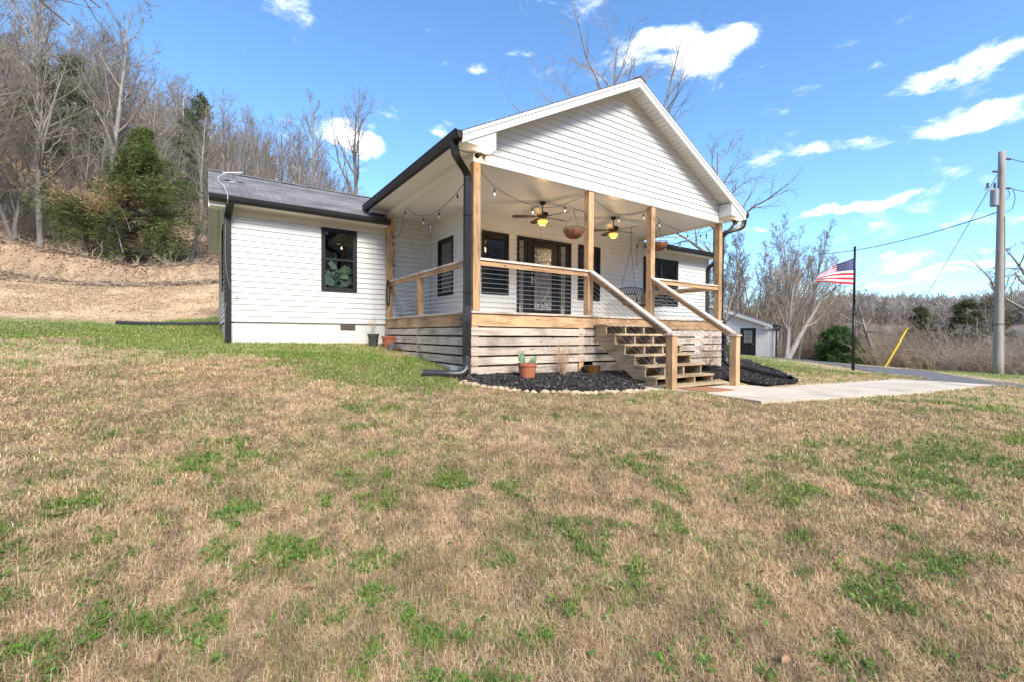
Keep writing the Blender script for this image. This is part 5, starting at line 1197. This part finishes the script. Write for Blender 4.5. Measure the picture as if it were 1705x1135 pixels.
# drain pipes
def drainpipe(pts,r,label,open_end=True):
    C_=curve(pts,14);L=0;m=MB();P=[];Rr=[];step=.012;tot=sum((C_[i+1]-C_[i]).length for i in range(len(C_)-1));nn=int(tot/step/1.0);acc=0;i=0;seg=(C_[1]-C_[0]).length
    for k in range(min(nn,700)):
        s=k/(min(nn,700)-1)*tot*.9999
        while s>acc+seg and i<len(C_)-2: acc+=seg;i+=1;seg=(C_[i+1]-C_[i]).length
        P.append(C_[i]+(C_[i+1]-C_[i])*((s-acc)/seg));Rr.append(r*(1+ (.07 if k%2 else -.05)))
    m.tube(P,Rr,16,cap=False)
    P2=[P[-1],P[-2],P[-4],P[-8]];m.tube(P2,[r*.86]*4,16,cap=False)
    o=m.build('drain_pipe',corr,None,loc=pts[-1],smooth=True);return tag(o,label,'drain pipe','black corrugated drain pipes')
h=lambda x,y,o=0:(x,y,hz(x,y)+o)
drainpipe([(-.145,-.08,-.76),(-.15,-.09,-.92),(-.17,-.11,hz(-.2,-.1)+.15),(-.27,-.10,hz(-.27,-.1)+.085),h(-.45,-.02,.075),h(-.62,.10,.07),h(-.80,.22,.065)],.062,'black corrugated drain pipe running left across the grass from the corner downspout')
drainpipe([(7.61,0,-.80),(7.62,-.03,-1.0),(7.6,-.12,hz(7.6,-.12)+.13),h(7.55,-.35,.10),h(7.3,-.85,.10),h(7.0,-1.4,.09),h(6.72,-1.85,.09),h(6.55,-2.12,.08)],.065,'black corrugated drain pipe snaking over the right mulch bed towards the walkway')
drainpipe([(10.73,2.46,-1.0),(10.75,2.35,-1.18),h(10.9,2.1,.09),h(11.4,1.95,.07),h(12.4,1.85,.07)],.062,'short black corrugated drain pipe at the far end of the right mulch bed')
drainpipe([h(-3.30,10.2,.05),h(-4.2,10.7,.05),h(-5.2,11.3,.05),h(-6.1,11.85,.05)],.06,'long black drain pipe lying along the grass edge left of the house')
# edging stones
stone=simple('pale_edging_stone',(.62,.47,.31),(.42,.30,.19),7,.9,bmp=.4,rnd=.3)
def stones(line,n,label,group,rs):
    rg=random.Random(rs);C_=[Vector((a,b,0)) for a,b in line];Ls=[0]
    for a,b in zip(C_[:-1],C_[1:]):Ls.append(Ls[-1]+(b-a).length)
    protos=[]
    for q in range(5):
        m=MB();m.ellip((0,0,0),.075,.05,.035,9,6)
        for i_,v in enumerate(m.v): m.v[i_]=tuple(c*(1+.28*(vnoise(np.array([v[0]*30+q*7]),np.array([v[1]*30+v[2]*25]),q)[0]-.5)*2) for c in v)
        protos.append(m)
    ms={}
    for k in range(n):
        s=(k+rg.uniform(-.2,.2)+.3)/n*Ls[-1];s=min(max(s,0),Ls[-1]-1e-3);i_=max(j for j in range(len(Ls)) if Ls[j]<=s);i_=min(i_,len(C_)-2)
        d=C_[i_+1]-C_[i_];p=C_[i_]+d*((s-Ls[i_])/d.length);q=rg.randrange(5);x,y=p.x+rg.uniform(-.02,.02),p.y+rg.uniform(-.02,.02);z=hz(x,y)+.03
        if q not in ms: o=protos[q].build('edging_stone',stone,None,smooth=False);ms[q]=o
        else:o=ms[q].copy();COL.objects.link(o)
        o.location=(x,y,z);o.rotation_euler=(rg.gauss(0,.2),rg.gauss(0,.2),math.atan2(d.y,d.x)+rg.gauss(0,.4));s_=rg.uniform(.7,1.15);o.scale=(s_,s_,s_)
        tag(o,label,'stone',group)
stones([(-.46,-.48),(-.26,-.95),(-.03,-1.24),(.32,-1.50),(.74,-1.70),(1.24,-1.83),(1.66,-1.92),(2.3,-1.90)],34,'small pale tan stone in the curved edge of the left mulch bed','stones edging the left mulch bed',5)
stones([(6.98,-2.1),(7.7,-1.6),(8.66,-.93),(9.6,-.25),(10.45,.44),(12.2,1.7)],24,'small pale tan stone in the outer edge of the right mulch bed','stones edging the right mulch bed',6)
# door mat on the walkway
m=MB();zz=pathz(3.2,-2.2)+.02
m.prism([(2.98,-1.93,zz),(2.93,-2.50,zz-.001),(3.78,-2.46,zz-.02),(3.80,-1.93,zz-.02)],(0,0,.014));o=m.build('door_mat',simple('rust_coir_mat',(.42,.20,.09),(.28,.13,.06),40,.95,bmp=.5),None,loc=(3.3,-2.2,zz));tag(o,'rust brown mat lying on the walkway at the foot of the stairs','mat')
# satellite antenna with cable
e=empty('satellite_antenna',(-3.25,6.2,3.33),'small flat white satellite antenna on the left wing roof','antenna')
m=MB();c=Vector((-3.22,6.2,3.50));ax1=Vector((.20,-.02,.035));ax2=Vector((0.02,.13,.05));m.obox(c,ax1,ax2,ax1.cross(ax2).normalized()*.008);m.build('antenna_panel',trim,e,bevel=.01)
m=MB();m.tube([(-3.22,6.22,3.49),(-3.2,6.26,3.3)],.018,8);m.tube([(-3.3,6.2,3.27),(-3.1,6.3,3.31)],.012,6);m.build('mast',trim,e)
m=MB();m.tube(curve([(-3.3,6.15,3.47),(-3.5,5.9,3.28),(-3.53,5.4,3.02),(-3.45,4.9,2.80),(-3.40,4.35,2.50),(-3.40,4.02,2.36),(-3.40,4.02,2.24),(-3.42,4.44,2.12)],6),.006,5);m.build('antenna_cable',trim,e)
m=MB();m.tube(curve([(-3.42,4.43,2.1),(-3.43,4.42,1.2),(-3.36,4.42,.6),(-3.2,4.51,.33),(-3.28,4.50,.28),(-3.42,4.43,.2),(-3.44,4.42,-.2),(-3.44,4.42,-.55)],6),.005,5);o=m.build('wall_cable',simple('grey_wire',(.25,.25,.25),None,9,.6),None,loc=(-3.4,4.43,-.5));tag(o,'thin grey wire looping down beside the left wing downspout','cable')
# ------------------------------------------------------------------ flagpole and flag
fx,fy=18.05,.70;fz=hz(fx,fy)
e=empty('flagpole',(fx,fy,fz),'black flagpole standing in the lawn between the house and the utility pole','flagpole')
top=3.22
m=MB();m.tube([(fx,fy,fz-.1),(fx,fy,.9)],.055,12);m.tube([(fx,fy,.9),(fx,fy,top)],.043,12);m.build('pole',black,e,smooth=True)
m=MB();m.lathe([(.045,0),(.068,0),(.068,.06),(.045,.06)],(fx,fy,.50),12);m.lathe([(.045,0),(.062,0),(.062,.05),(.045,.05)],(fx,fy,.72),12);m.build('collar',black,e)
m=MB();m.lathe([(.0,.05),(.03,.045),(.05,.02),(.05,0)],(fx,fy,top),12);m.build('pole_cap',black,e)
red=simple('flag_red',(.60,.012,.035),(.52,.010,.03),3,.7);whi=simple('flag_white',(.80,.78,.78),(.72,.70,.72),3,.7);blu=simple('flag_blue',(.03,.05,.20),(.025,.04,.16),3,.7)
FLg=1.66;lx=-ax_r.x;ly=-ax_r.y;ln=math.hypot(lx,ly);lx/=ln;ly/=ln;nx_,ny_=-ly,lx
def flagP(u,v):  # u 0..1 fly, v 0 top..1 bottom
    s=u*FLg*(1-.08*u)
    c=7/13
    zt=2.80-.38*u**.9 -.46*u**2 ; zc=2.29-.02*u-.33*u**2.2; zb=1.71+.06*math.sin(u*2.6)+.10*u**2
    zt=max(zt,zc+.03)
    z=zt+(zc-zt)*(v/c) if v<c else zc+(zb-zc)*((v-c)/(1-c))
    up=max(0,1-v/c)
    o=.09*math.sin(u*9+v*2.0)*u**.5+up*.30*math.sin(u*5.5+.6)*u**.7+.03*math.sin(u*23-v*4)*u
    s=s-.10*up*u*(1+math.sin(u*12))
    return Vector((fx+lx*(s+.05)+nx_*o,fy+ly*(s+.05)+ny_*o,z))
m=MB();nu,nv=76,39;vs=[flagP(i_/nu,j_/nv) for j_ in range(nv+1) for i_ in range(nu+1)];m.v=[tuple(v) for v in vs]
for j_ in range(nv):
    for i_ in range(nu):
        st=int(j_/nv*13+1e-6);m.f.append((j_*(nu+1)+i_,j_*(nu+1)+i_+1,(j_+1)*(nu+1)+i_+1,(j_+1)*(nu+1)+i_));m.m.append(2 if (st<7 and i_/nu<.40) else (0 if st%2==0 else 1))
fl=m.build('flag',[red,whi,blu],None,loc=(fx,fy,2.3),smooth=True);tag(fl,'red, white and blue striped flag with white stars blowing left from the black flagpole','flag')
sm=MB()
for row in range(9):
    for cidx in range(6 if row%2==0 else 5):
        cu=.40*((cidx*2+1+(row%2))/12);cv=(7/13)*((row+1)/10);pv=[]
        for s in(-1,1):
            pts=[]
            for k in range(10):
                a=k*PI/5;rr2=(.0135 if k%2==0 else .0056);u_=cu+rr2*math.sin(a);v_=cv-rr2*1.6*math.cos(a)
                p=flagP(u_,v_);n_=(flagP(u_+.01,v_)-p).cross(flagP(u_,v_+.01)-p).normalized();pts.append(p+n_*.003*s)
            sm.add(pts,[tuple(range(10)) if s>0 else tuple(range(10))[::-1]])
so_=sm.build('stars',whi,fl);so_['kind']='stuff'
# ------------------------------------------------------------------ utility pole, wires, guy
pole_w=simple('grey_pole_wood',(.42,.38,.33),(.27,.235,.20),3,.9,(6,6,.4),.4);galv=simple('galvanised_steel',(.38,.39,.40),(.28,.29,.30),9,.5,metal=.5);porc=simple('grey_porcelain',(.20,.19,.20),None,4,.3)
ux,uy=25.6,-2.19;uz=hz(ux,uy);utop=7.95
e=empty('utility_pole',(ux,uy,uz),'tall weathered grey wooden utility pole with transformer at the right','utility pole')
lean=Vector((.22,.05,0))
def UP(z): t=(z-uz)/(utop-uz);return Vector((ux,uy,z))+lean*t
m=MB();P=[UP(uz-.3+(utop-uz+.3)*k/12) for k in range(13)];m.tube(P,[.185-.065*k/12 for k in range(13)],14);m.build('pole',pole_w,e,smooth=True)
px=Vector((ax_r.x,ax_r.y,0)).normalized();pf=Vector((ax_f.x,ax_f.y,0)).normalized()
m=MB();c=UP(5.85)-px*.30;m.tube([c-Vector((0,0,.36)),c-Vector((0,0,.34)),c+Vector((0,0,.34)),c+Vector((0,0,.38))],[.12,.15,.15,.10],16);t_=m.build('transformer',galv,e)
for s in(-.62,-.30):
    m=MB();c=UP(6.42)+px*s;m.tube([c-Vector((0,0,.12)),c+Vector((0,0,.12))],.035,8)
    for q in range(4): m.lathe([(.035,0),(.065,-.01),(.035,-.03)],c+Vector((0,0,-.08+q*.055)),10)
    m.build('bushing',porc,e)
m=MB();m.beam(UP(6.25)-px*.72,UP(6.25)+px*.1,.05,.07);m.beam(UP(6.3)-px*.4+Vector((0,0,-.02)),UP(6.0)-px*.12,.03,.03);m.build('bracket',galv,e)
for zq in(7.62,6.30,7.05):
    m=MB();p=UP(zq);d=px if zq!=7.05 else -px
    for q in range(4): 
        c=p+d*(.18+.06*q);m.tube([c,c+d*.02],.05,10);
    m.tube([p,p+d*.42],.015,6);m.build('insulator',porc,e)
m=MB();m.tube(curve([UP(6.3)+px*.5,UP(5.9)+px*.62,UP(5.4)+px*.5,UP(5.2)+px*.15],6),.012,5);m.tube(curve([UP(6.2)+px*.3,UP(6.0)+px*.38,UP(5.8)+px*.2],4),.012,5);m.build('jumper_wire',cordm,e)
m=MB();m.tube([UP(uz+.1)-pf*.17+px*.03,UP(3.0)-pf*.165+px*.05,UP(5.0)-pf*.15+px*.02],.012,5);m.build('ground_wire',galv,e)
for zq in(.2,):
    m=MB();m.tube([UP(zq)+Vector((math.cos(a),math.sin(a),.05*math.sin(a*2)))*.182 for a in [q*2*PI/16 for q in range(17)]],.012,5);m.build('strap',bronze,e)
def wire(a,b,sag,r,label,n=24,mat=cordm,grp=None):
    a=Vector(a);b=Vector(b);P=[a+(b-a)*t-Vector((0,0,sag*4*t*(1-t))) for t in [k/n for k in range(n+1)]];m=MB();m.tube(P,r,5);o=m.build('power_line',mat,None,loc=a);return tag(o,label,'power line',grp)
wire(UP(5.28),(34.2,8.5,5.75),.35,.022,'thick service line from the utility pole behind the flag to the trees')
wire(UP(7.62)+px*.4,UP(7.62)+px*14+pf*2-Vector((0,0,.9)),.3,.014,'upper power line running right from the top of the utility pole')
wire(UP(6.30)+px*.4,UP(6.30)+px*14+pf*2-Vector((0,0,.9)),.3,.014,'lower power line running right from below the top of the utility pole')
gx_0=Vector((26.9,2.3,hz(26.9,2.3)))
wire(UP(7.05)-px*.1,gx_0+Vector((.95,-.66,2.0)),0.0,.012,'guy wire slanting from the utility pole down to the yellow guard',n=3)
m=MB();a=gx_0+Vector((0,0,-.05));b=gx_0+Vector((1.02,-.70,2.15));m.tube([a,b],.05,8);o=m.build('guy_guard',simple('yellow_plastic',(.75,.52,.03),(.65,.44,.03),4,.5),None,loc=gx_0);tag(o,'leaning yellow plastic guard on the guy wire beyond the driveway','guy guard')
wire((-13.1,.6,6.3),(-8.2,3.0,3.2+2.9),.1,.008,'thin wire or branch line crossing the top left corner') if False else None
# ------------------------------------------------------------------ garage
go=Vector((33.3,11.69,0));gu=Vector((-.35,.937,0)).normalized();gv=Vector((.937,.35,0)).normalized();gb_=-1.95
garage=empty('garage',(33.3,11.69,gb_),'white sided garage with low gable roof and black door beyond the right mulch bed','garage')
def G(u_,v_,z): return go+gu*u_+gv*v_+Vector((0,0,z))
GE=.50;GW=9.0;GD=5.6;sl_=.38
def gz(u_): return GE+sl_*min(u_,GW-u_)
m=MB();siding(m,go,gu,-gv,gb_-.3,GE+sl_*GW/2-.02,lambda z:(0.02,GW) if z<GE else ((z-GE)/sl_,GW-(z-GE)/sl_),[(.86,1.95,gb_-.3,.26)]);m.build('front_siding',sid,garage)
m=MB();nb_=12
for k in range(nb_):
    a=GD*k/nb_;b=GD*(k+1)/nb_;m.prism([G(0,a+.01,gb_-.8),G(0,b-.01,gb_-.8),G(0,b-.01,GE),G(0,a+.01,GE)],-gu*.02)
m.prism([G(.02,.03,gb_-.8),G(.02,GD,gb_-.8),G(.02,GD,GE),G(.02,.03,GE)],gu*.1);m.build('side_siding',simple('blue_white_metal_siding',(.74,.76,.80),(.66,.68,.72),3,.5),garage)
m=MB();m.prism([G(0,GD,gb_-.8),G(GW,GD,gb_-.8),G(GW,GD,GE),G(GW/2,GD,gz(GW/2)),G(0,GD,GE)],gv*.05);m.prism([G(GW,0,gb_-.8),G(GW,GD,gb_-.8),G(GW,GD,GE),G(GW,0,GE)],gu*.05);m.build('back_wall',sid,garage)
m=MB();m.prism([G(-.02,-.02,gb_-.3),G(.10,-.02,gb_-.3),G(.10,-.02,GE),G(-.02,-.02,GE)],gv*.06);m.build('corner_trim',trim,garage)
m=MB()
for a,b in((-.35,GW/2),(GW+.35,GW/2)):
    za=GE-.35*sl_;zb=gz(GW/2);m.prism([G(a,-.38,za+.06),G(b,-.38,zb+.06),G(b,-.38,zb+.14),G(a,-.38,za+.14)],gv*(GD+.7))
m.build('roof',shing,garage)
m=MB()
for a,b in((-.35,GW/2),(GW+.35,GW/2)):
    za=GE-.35*sl_;zb=gz(GW/2);m.prism([G(a,-.40,za-.12),G(b,-.40,zb-.12),G(b,-.40,zb+.10),G(a,-.40,za+.10)],gv*.03);
m.build('rake_fascia',trim,garage)
m=MB();m.prism([G(-.35,-.365,GE-.30),G(.14,-.365,GE-.30),G(.14,-.365,GE-.02),G(-.35,-.365,GE-.10)],gv*.34);m.build('eave_return',trim,garage)
m=MB();m.prism([G(-.36,-.4,GE-.10),G(-.47,-.4,GE-.07),G(-.48,-.4,GE+.03),G(-.36,-.4,GE+.03)],gv*(GD+.8));m.build('gutter',black,garage)
m=MB();sq(m,[G(-.42,GD+.25,GE-.05),G(-.36,GD+.15,GE-.2),G(-.08,GD-.02,GE-.38),G(-.08,GD-.06,GE-.5),G(-.08,GD-.06,gb_-.6)],.12,.09);m.build('downspout',black,garage)
m=MB();m.tube([G(.16,-.1,.30),G(.16,-.22,.28)],.03,8);m.tube([G(.16,-.2,.28),G(.08,-.3,.20)],[.05,.07],8);m.tube([G(.2,-.2,.28),G(.28,-.3,.20)],[.05,.07],8);m.build('floodlight',trim,garage)
m=MB();zb_=gb_+.06;zt=.26
for a,b,c,d in((.84,.90,zb_,zt),(1.91,1.97,zb_,zt),(.90,1.91,zt-.06,zt)): m.prism([G(a,-.03,c),G(b,-.03,c),G(b,-.03,d),G(a,-.03,d)],gv*.06)
gd=m.build('door_frame',blackp,garage)
m=MB();w0,w1=.90,1.91;a0,a1,c0,c1=w0+.2,w1-.2,-.88,.08
for a,b,c,d in((w0,a0,zb_,zt-.06),(a1,w1,zb_,zt-.06),(a0,a1,zb_,c0),(a0,a1,c1,zt-.06)): m.prism([G(a,.0,c),G(b,.0,c),G(b,.0,d),G(a,.0,d)],gv*.04)
for q in range(2):
    x_=a0+.02+q*.31;
    m.prism([G(x_,-.012,zb_+.18),G(x_+.26,-.012,zb_+.18),G(x_+.26,-.012,c0-.2),G(x_,-.012,c0-.2)],gv*.011)
dd_=m.build('door',blackp,gd)
m=MB();m.prism([G(a0,.015,c0),G(a1,.015,c0),G(a1,.015,c1),G(a0,.015,c1)],gv*.006);gl=m.build('door_glass',simple('hazy_pane',(.30,.31,.30),(.20,.21,.21),3,.12,spec=.8),dd_)
m=MB()
for q in(1,2):
    x_=a0+(a1-a0)*q/3;m.prism([G(x_-.012,-.005,c0),G(x_+.012,-.005,c0),G(x_+.012,-.005,c1),G(x_-.012,-.005,c1)],gv*.019)
    z_=c0+(c1-c0)*q/3;m.prism([G(a0,-.003,z_-.012),G(a1,-.003,z_-.012),G(a1,-.003,z_+.012),G(a0,-.003,z_+.012)],gv*.017)
m.build('muntin',blackp,gl)
m=MB();m.ellip(G(w0+.08,-.05,-1.0),.03,.03,.03);m.build('handle',steel,dd_)
print('things done')
# ------------------------------------------------------------------ grass
def blades(x,y,L,W_,lean,az,bend,col,z):
    n=len(x);h=np.cos(lean)*L;r=np.sin(lean)*L;dx=np.cos(az);dy=np.sin(az);sx=-dy*W_;sy=dx*W_
    tw=RNG.uniform(-.6,.6,n);sx2=sx*np.cos(tw);sy2=sy*np.cos(tw);sz2=W_*np.sin(tw)
    b=np.stack([x,y,z-.004],1);mid=b+np.stack([dx*r*(.5-bend),dy*r*(.5-bend),h*(.5+.5*bend)+.004],1);tip=b+np.stack([dx*r,dy*r,h+.004],1)
    s_=np.stack([sx2,sy2,sz2],1)
    V=np.stack([b-s_,b+s_,mid-s_*.8,mid+s_*.8,tip],1).reshape(-1,3);k=np.arange(n)[:,None]*5
    F4=k+np.array([[0,1,3,2]]);F3=k+np.array([[2,3,4]])
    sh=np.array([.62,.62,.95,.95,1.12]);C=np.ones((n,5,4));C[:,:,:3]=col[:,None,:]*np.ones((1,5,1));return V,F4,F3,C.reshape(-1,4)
def scatter(n,r0,r1,a0=-24,a1=90,p=1.0):
    r=(RNG.uniform(0,1,n)*(r1**p-r0**p)+r0**p)**(1/p);az=np.radians(RNG.uniform(a0,a1,n));return -3.7+r*np.sin(az),-6.8+r*np.cos(az),r
def grass(name,kind,specs,label):
    VV=[];A=[];B=[];CC=[];o=0
    for (n,r0,r1,p) in specs:
        x,y,r=scatter(n,r0,r1,p=p);k=~excl(x,y)&~((y>12.9)&(x<2))&(x<34)
        x,y,r=x[k],y[k],r[k];g=greenness(x,y)
        if kind=='dry': keep=RNG.uniform(0,1,len(x))>g*.42
        else: keep=RNG.uniform(0,1,len(x))<np.maximum(g,.06+.30*sstep(.42,.68,fbm(x*2.4,y*2.4,19,4)))
        if kind=='dry': keep&=RNG.uniform(0,1,len(x))<.5+.8*sstep(.3,.5,fbm(x*1.9,y*1.9,63,3))
        x,y,r,g=x[keep],y[keep],r[keep],g[keep];m_=len(x);z=height(x,y)
        wid=np.clip(r*.0004,.0009,.006)
        if kind=='dry':
            L=RNG.uniform(.022,.062,m_);lean=np.radians(np.clip(RNG.normal(70,20,m_),8,91));az=RNG.uniform(0,2*PI,m_)+1.2*fbm(x*3,y*3,88,2);bend=RNG.uniform(-.15,.35,m_);z=z+RNG.uniform(0,.022,m_)
            t=RNG.uniform(0,1,(m_,1));c=np.array([.42,.28,.155])*(1-t)+np.array([.76,.56,.345])*t;pk=RNG.uniform(0,1,m_)<.16;c[pk]=np.array([.85,.70,.48]);gr=RNG.uniform(0,1,m_)<.16;c[gr]=c[gr]*.5
            patch=fbm(x*.8,y*.8,29,3)[:,None];p2=sstep(.34,.58,fbm(x*9.5,y*9.5,49,3))[:,None];c=c*(.80+.50*patch)*(.74+.36*p2);c=c*np.array([.95,.925,.90])
        else:
            L=RNG.uniform(.022,.055,m_)*(1+.25*(g>.5));lean=np.radians(np.clip(RNG.normal(38,20,m_),3,80));az=RNG.uniform(0,2*PI,m_);bend=RNG.uniform(0,.4,m_)
            wid=wid*1.35;t=RNG.uniform(0,1,(m_,1));c=np.array([.085,.155,.026])*(1-t)+np.array([.235,.355,.065])*t;yl=RNG.uniform(0,1,m_)<.12;c[yl]=np.array([.36,.38,.11]);c=c*(.8+.5*fbm(x*1.3,y*1.3,39,3)[:,None])
        V,F4,F3,C=blades(x,y,L,wid,lean,az,bend,c,z);VV.append(V);A.append(F4+o);B.append(F3+o);CC.append(C);o+=len(V)
    ob=npmesh(name,np.concatenate(VV),np.concatenate(A),np.concatenate(B),[blade_m],attr={'col':np.concatenate(CC)});tag(ob,label,'grass',None,'stuff');return ob
grass('dry_grass','dry',[(560000,1.2,4.2,1.3),(400000,4.2,9,1.2),(200000,9,20,1.2),(50000,20,34,1.3)],'dormant tan grass blades matted over the lawn')
grass('green_grass','green',[(340000,1.2,4.2,1.3),(290000,4.2,10,1.2),(180000,10,19,1.2),(60000,19,34,1.3)],'patches of short green grass and clover in the lawn')
# broad-leaved weeds
x,y,r=scatter(26000,1.3,6,p=1.2);k=~excl(x,y);x,y=x[k],y[k];g=greenness(x,y);k=RNG.uniform(0,1,len(x))<np.maximum(g*.8,.05*(fbm(x*3,y*3,45,2)>.5));x,y=x[k],y[k];nl=5
X=np.repeat(x,nl);Y=np.repeat(y,nl);n=len(X);a=RNG.uniform(0,2*PI,n);L=RNG.uniform(.012,.028,n);z=np.repeat(height(x,y),nl)+RNG.uniform(.008,.035,n)
d=np.stack([np.cos(a),np.sin(a),RNG.uniform(-.1,.6,n)],1);s_=np.stack([-np.sin(a),np.cos(a),RNG.normal(0,.2,n)],1);c=np.stack([X,Y,z],1)+d*.006
V=np.stack([c,c+d*(L*.5)[:,None]+s_*(L*.38)[:,None],c+d*L[:,None],c+d*(L*.5)[:,None]-s_*(L*.38)[:,None]],1).reshape(-1,3)
cc=np.array([.095,.185,.03])*RNG.uniform(.7,1.7,(n,1))
o=npmesh('lawn_weeds',V,np.arange(len(V)).reshape(-1,4),None,[blade_m],attr={'col':np.repeat(np.concatenate([cc,np.ones((n,1))],1),4,0)});tag(o,'small broad-leaved green weeds and clover among the lawn grass','weeds',None,'stuff')
# fallen leaves
lm=simple('dry_leaf',(.40,.23,.12),(.26,.14,.07),20,.8,rnd=.4);rg=random.Random(31);first=None
for k in range(46):
    rr2=rg.uniform(1.9,7.5);az=R(rg.uniform(-16,84));x=-3.7+rr2*math.sin(az);y=-6.8+rr2*math.cos(az)
    if excl(np.array([x]),np.array([y]))[0]:continue
    if first is None:
        m=MB();L=.05;pr=[(0,.004),(.12,.016),(.25,.010),(.4,.024),(.55,.012),(.72,.022),(.85,.010),(1,.0)]
        vs=[(t*L*1.6-.04,w_,.012*math.sin(t*3)+abs(w_)*.35) for t,w_ in pr]+[(t*L*1.6-.04,0,.012*math.sin(t*3)) for t,w_ in pr]+[(t*L*1.6-.04,-w_,.012*math.sin(t*3)+abs(w_)*.35) for t,w_ in pr]
        m.add(vs,[(i_,i_+1,i_+9,i_+8) for i_ in range(7)]+[(i_+8,i_+9,i_+17,i_+16) for i_ in range(7)]);first=m.build('fallen_leaf',lm,None);o=first
    else:o=first.copy();COL.objects.link(o)
    o.location=(x,y,hz(x,y)+.04);o.rotation_euler=(rg.gauss(0,.4),rg.gauss(0,.4),rg.uniform(0,6.3));s_=rg.uniform(.4,.75);o.scale=(s_,)*3
    tag(o,'dry brown fallen leaf lying in the lawn grass','leaf','fallen leaves on the lawn')
# taller grey green tuft in the left lawn
x0,y0=-6.15,.4;n=90;x=RNG.normal(x0,.06,n);y=RNG.normal(y0,.06,n)
V,F4,F3,C=blades(x,y,RNG.uniform(.10,.24,n),np.full(n,.003),np.radians(np.clip(RNG.normal(38,18,n),5,80)),RNG.uniform(0,2*PI,n),RNG.uniform(0,.3,n),np.array([.13,.19,.10])*RNG.uniform(.7,1.3,(n,1)),height(x,y))
o=npmesh('grass_tuft',V,F4,F3,[blade_m],loc=(x0,y0,hz(x0,y0)),attr={'col':C});tag(o,'taller grey green grass tuft standing in the left lawn','grass tuft')
def litter_mass(name,n,x0,x1,y0,y1,cols,probs,L,label,lift=.02):
    x=RNG.uniform(x0,x1,n);y=RNG.uniform(y0,y1,n);k=RNG.uniform(0,1,n)<.25+1.1*sstep(.35,.6,fbm(x*.9,y*.9,71,4));k&=~((x<2.2)&(y<12.9))&~inpoly(x,y,HOUSE);x=x[k];y=y[k];n=len(x);z=height(x,y)+RNG.uniform(.0,lift,n)
    a=RNG.uniform(0,2*PI,n);l=RNG.uniform(.4,1.3,n)*L;t=RNG.normal(0,.35,n);d=np.stack([np.cos(a)*np.cos(t),np.sin(a)*np.cos(t),np.abs(np.sin(t))],1)*l[:,None];s_=np.stack([-np.sin(a),np.cos(a),RNG.normal(0,.6,n)],1)*(l*RNG.uniform(.12,.5,n))[:,None]
    c=np.stack([x,y,z],1);V=np.stack([c-d,c+s_,c+d,c-s_],1).reshape(-1,3);q=np.array(cols)[RNG.choice(len(cols),n,p=probs)]*RNG.uniform(.7,1.25,(n,1))
    o=npmesh(name,V,np.arange(len(V)).reshape(-1,4),None,[blade_m],attr={'col':np.repeat(np.concatenate([q,np.ones((n,1))],1),4,0)});tag(o,label,name.replace('_',' '),None,'stuff')
litter_mass('straw',150000,-17,.5,12.7,20.5,[(.62,.47,.30),(.48,.33,.19),(.74,.59,.41),(.27,.18,.11)],[.42,.3,.16,.12],.03,'loose straw scattered on the bare tan slope left of the house')
litter_mass('leaf_litter',240000,-21,1,19.2,31,[(.35,.24,.16),(.24,.16,.11),(.52,.41,.29),(.11,.08,.06)],[.36,.3,.18,.16],.05,'brown leaf litter and dead grass on the rough bank under the cedar',.06)
# debris on the bank left of the house
W=Wood(81);g=W.rng;n=900;x=g.uniform(-19,-3.5,n);y=21.3-.12*x*1.0+g.normal(0,1.6,n)-1.0;z=height(x,y)+.05
d=g.normal(0,1,(n,3));d[:,2]=np.abs(d[:,2])*.35;d/=np.linalg.norm(d,axis=1,keepdims=True);P,R_=W.limb(np.stack([x,y,z],1),d,g.uniform(.3,1.3,n),.014,.006,5,.2,-.05);W.put('c',P,R_)
p,d2,rad,t=W.kids(P,R_,3,.2,.95,45,14);P2,R2=W.limb(p,d2,g.uniform(.1,.4,len(t)),.007,.004,4,.2,-.03);W.put('c',P2,R2);V,F=W.mesh('c',(4,3))
o=npmesh('fallen_branches',V,F,None,[twigwarm]);tag(o,'litter of small fallen branches along the eroded bank left of the house','branches',None,'stuff')
bpy.data.meshes.update() if hasattr(bpy.data.meshes,'update') else None
print('all done',len(bpy.data.objects))
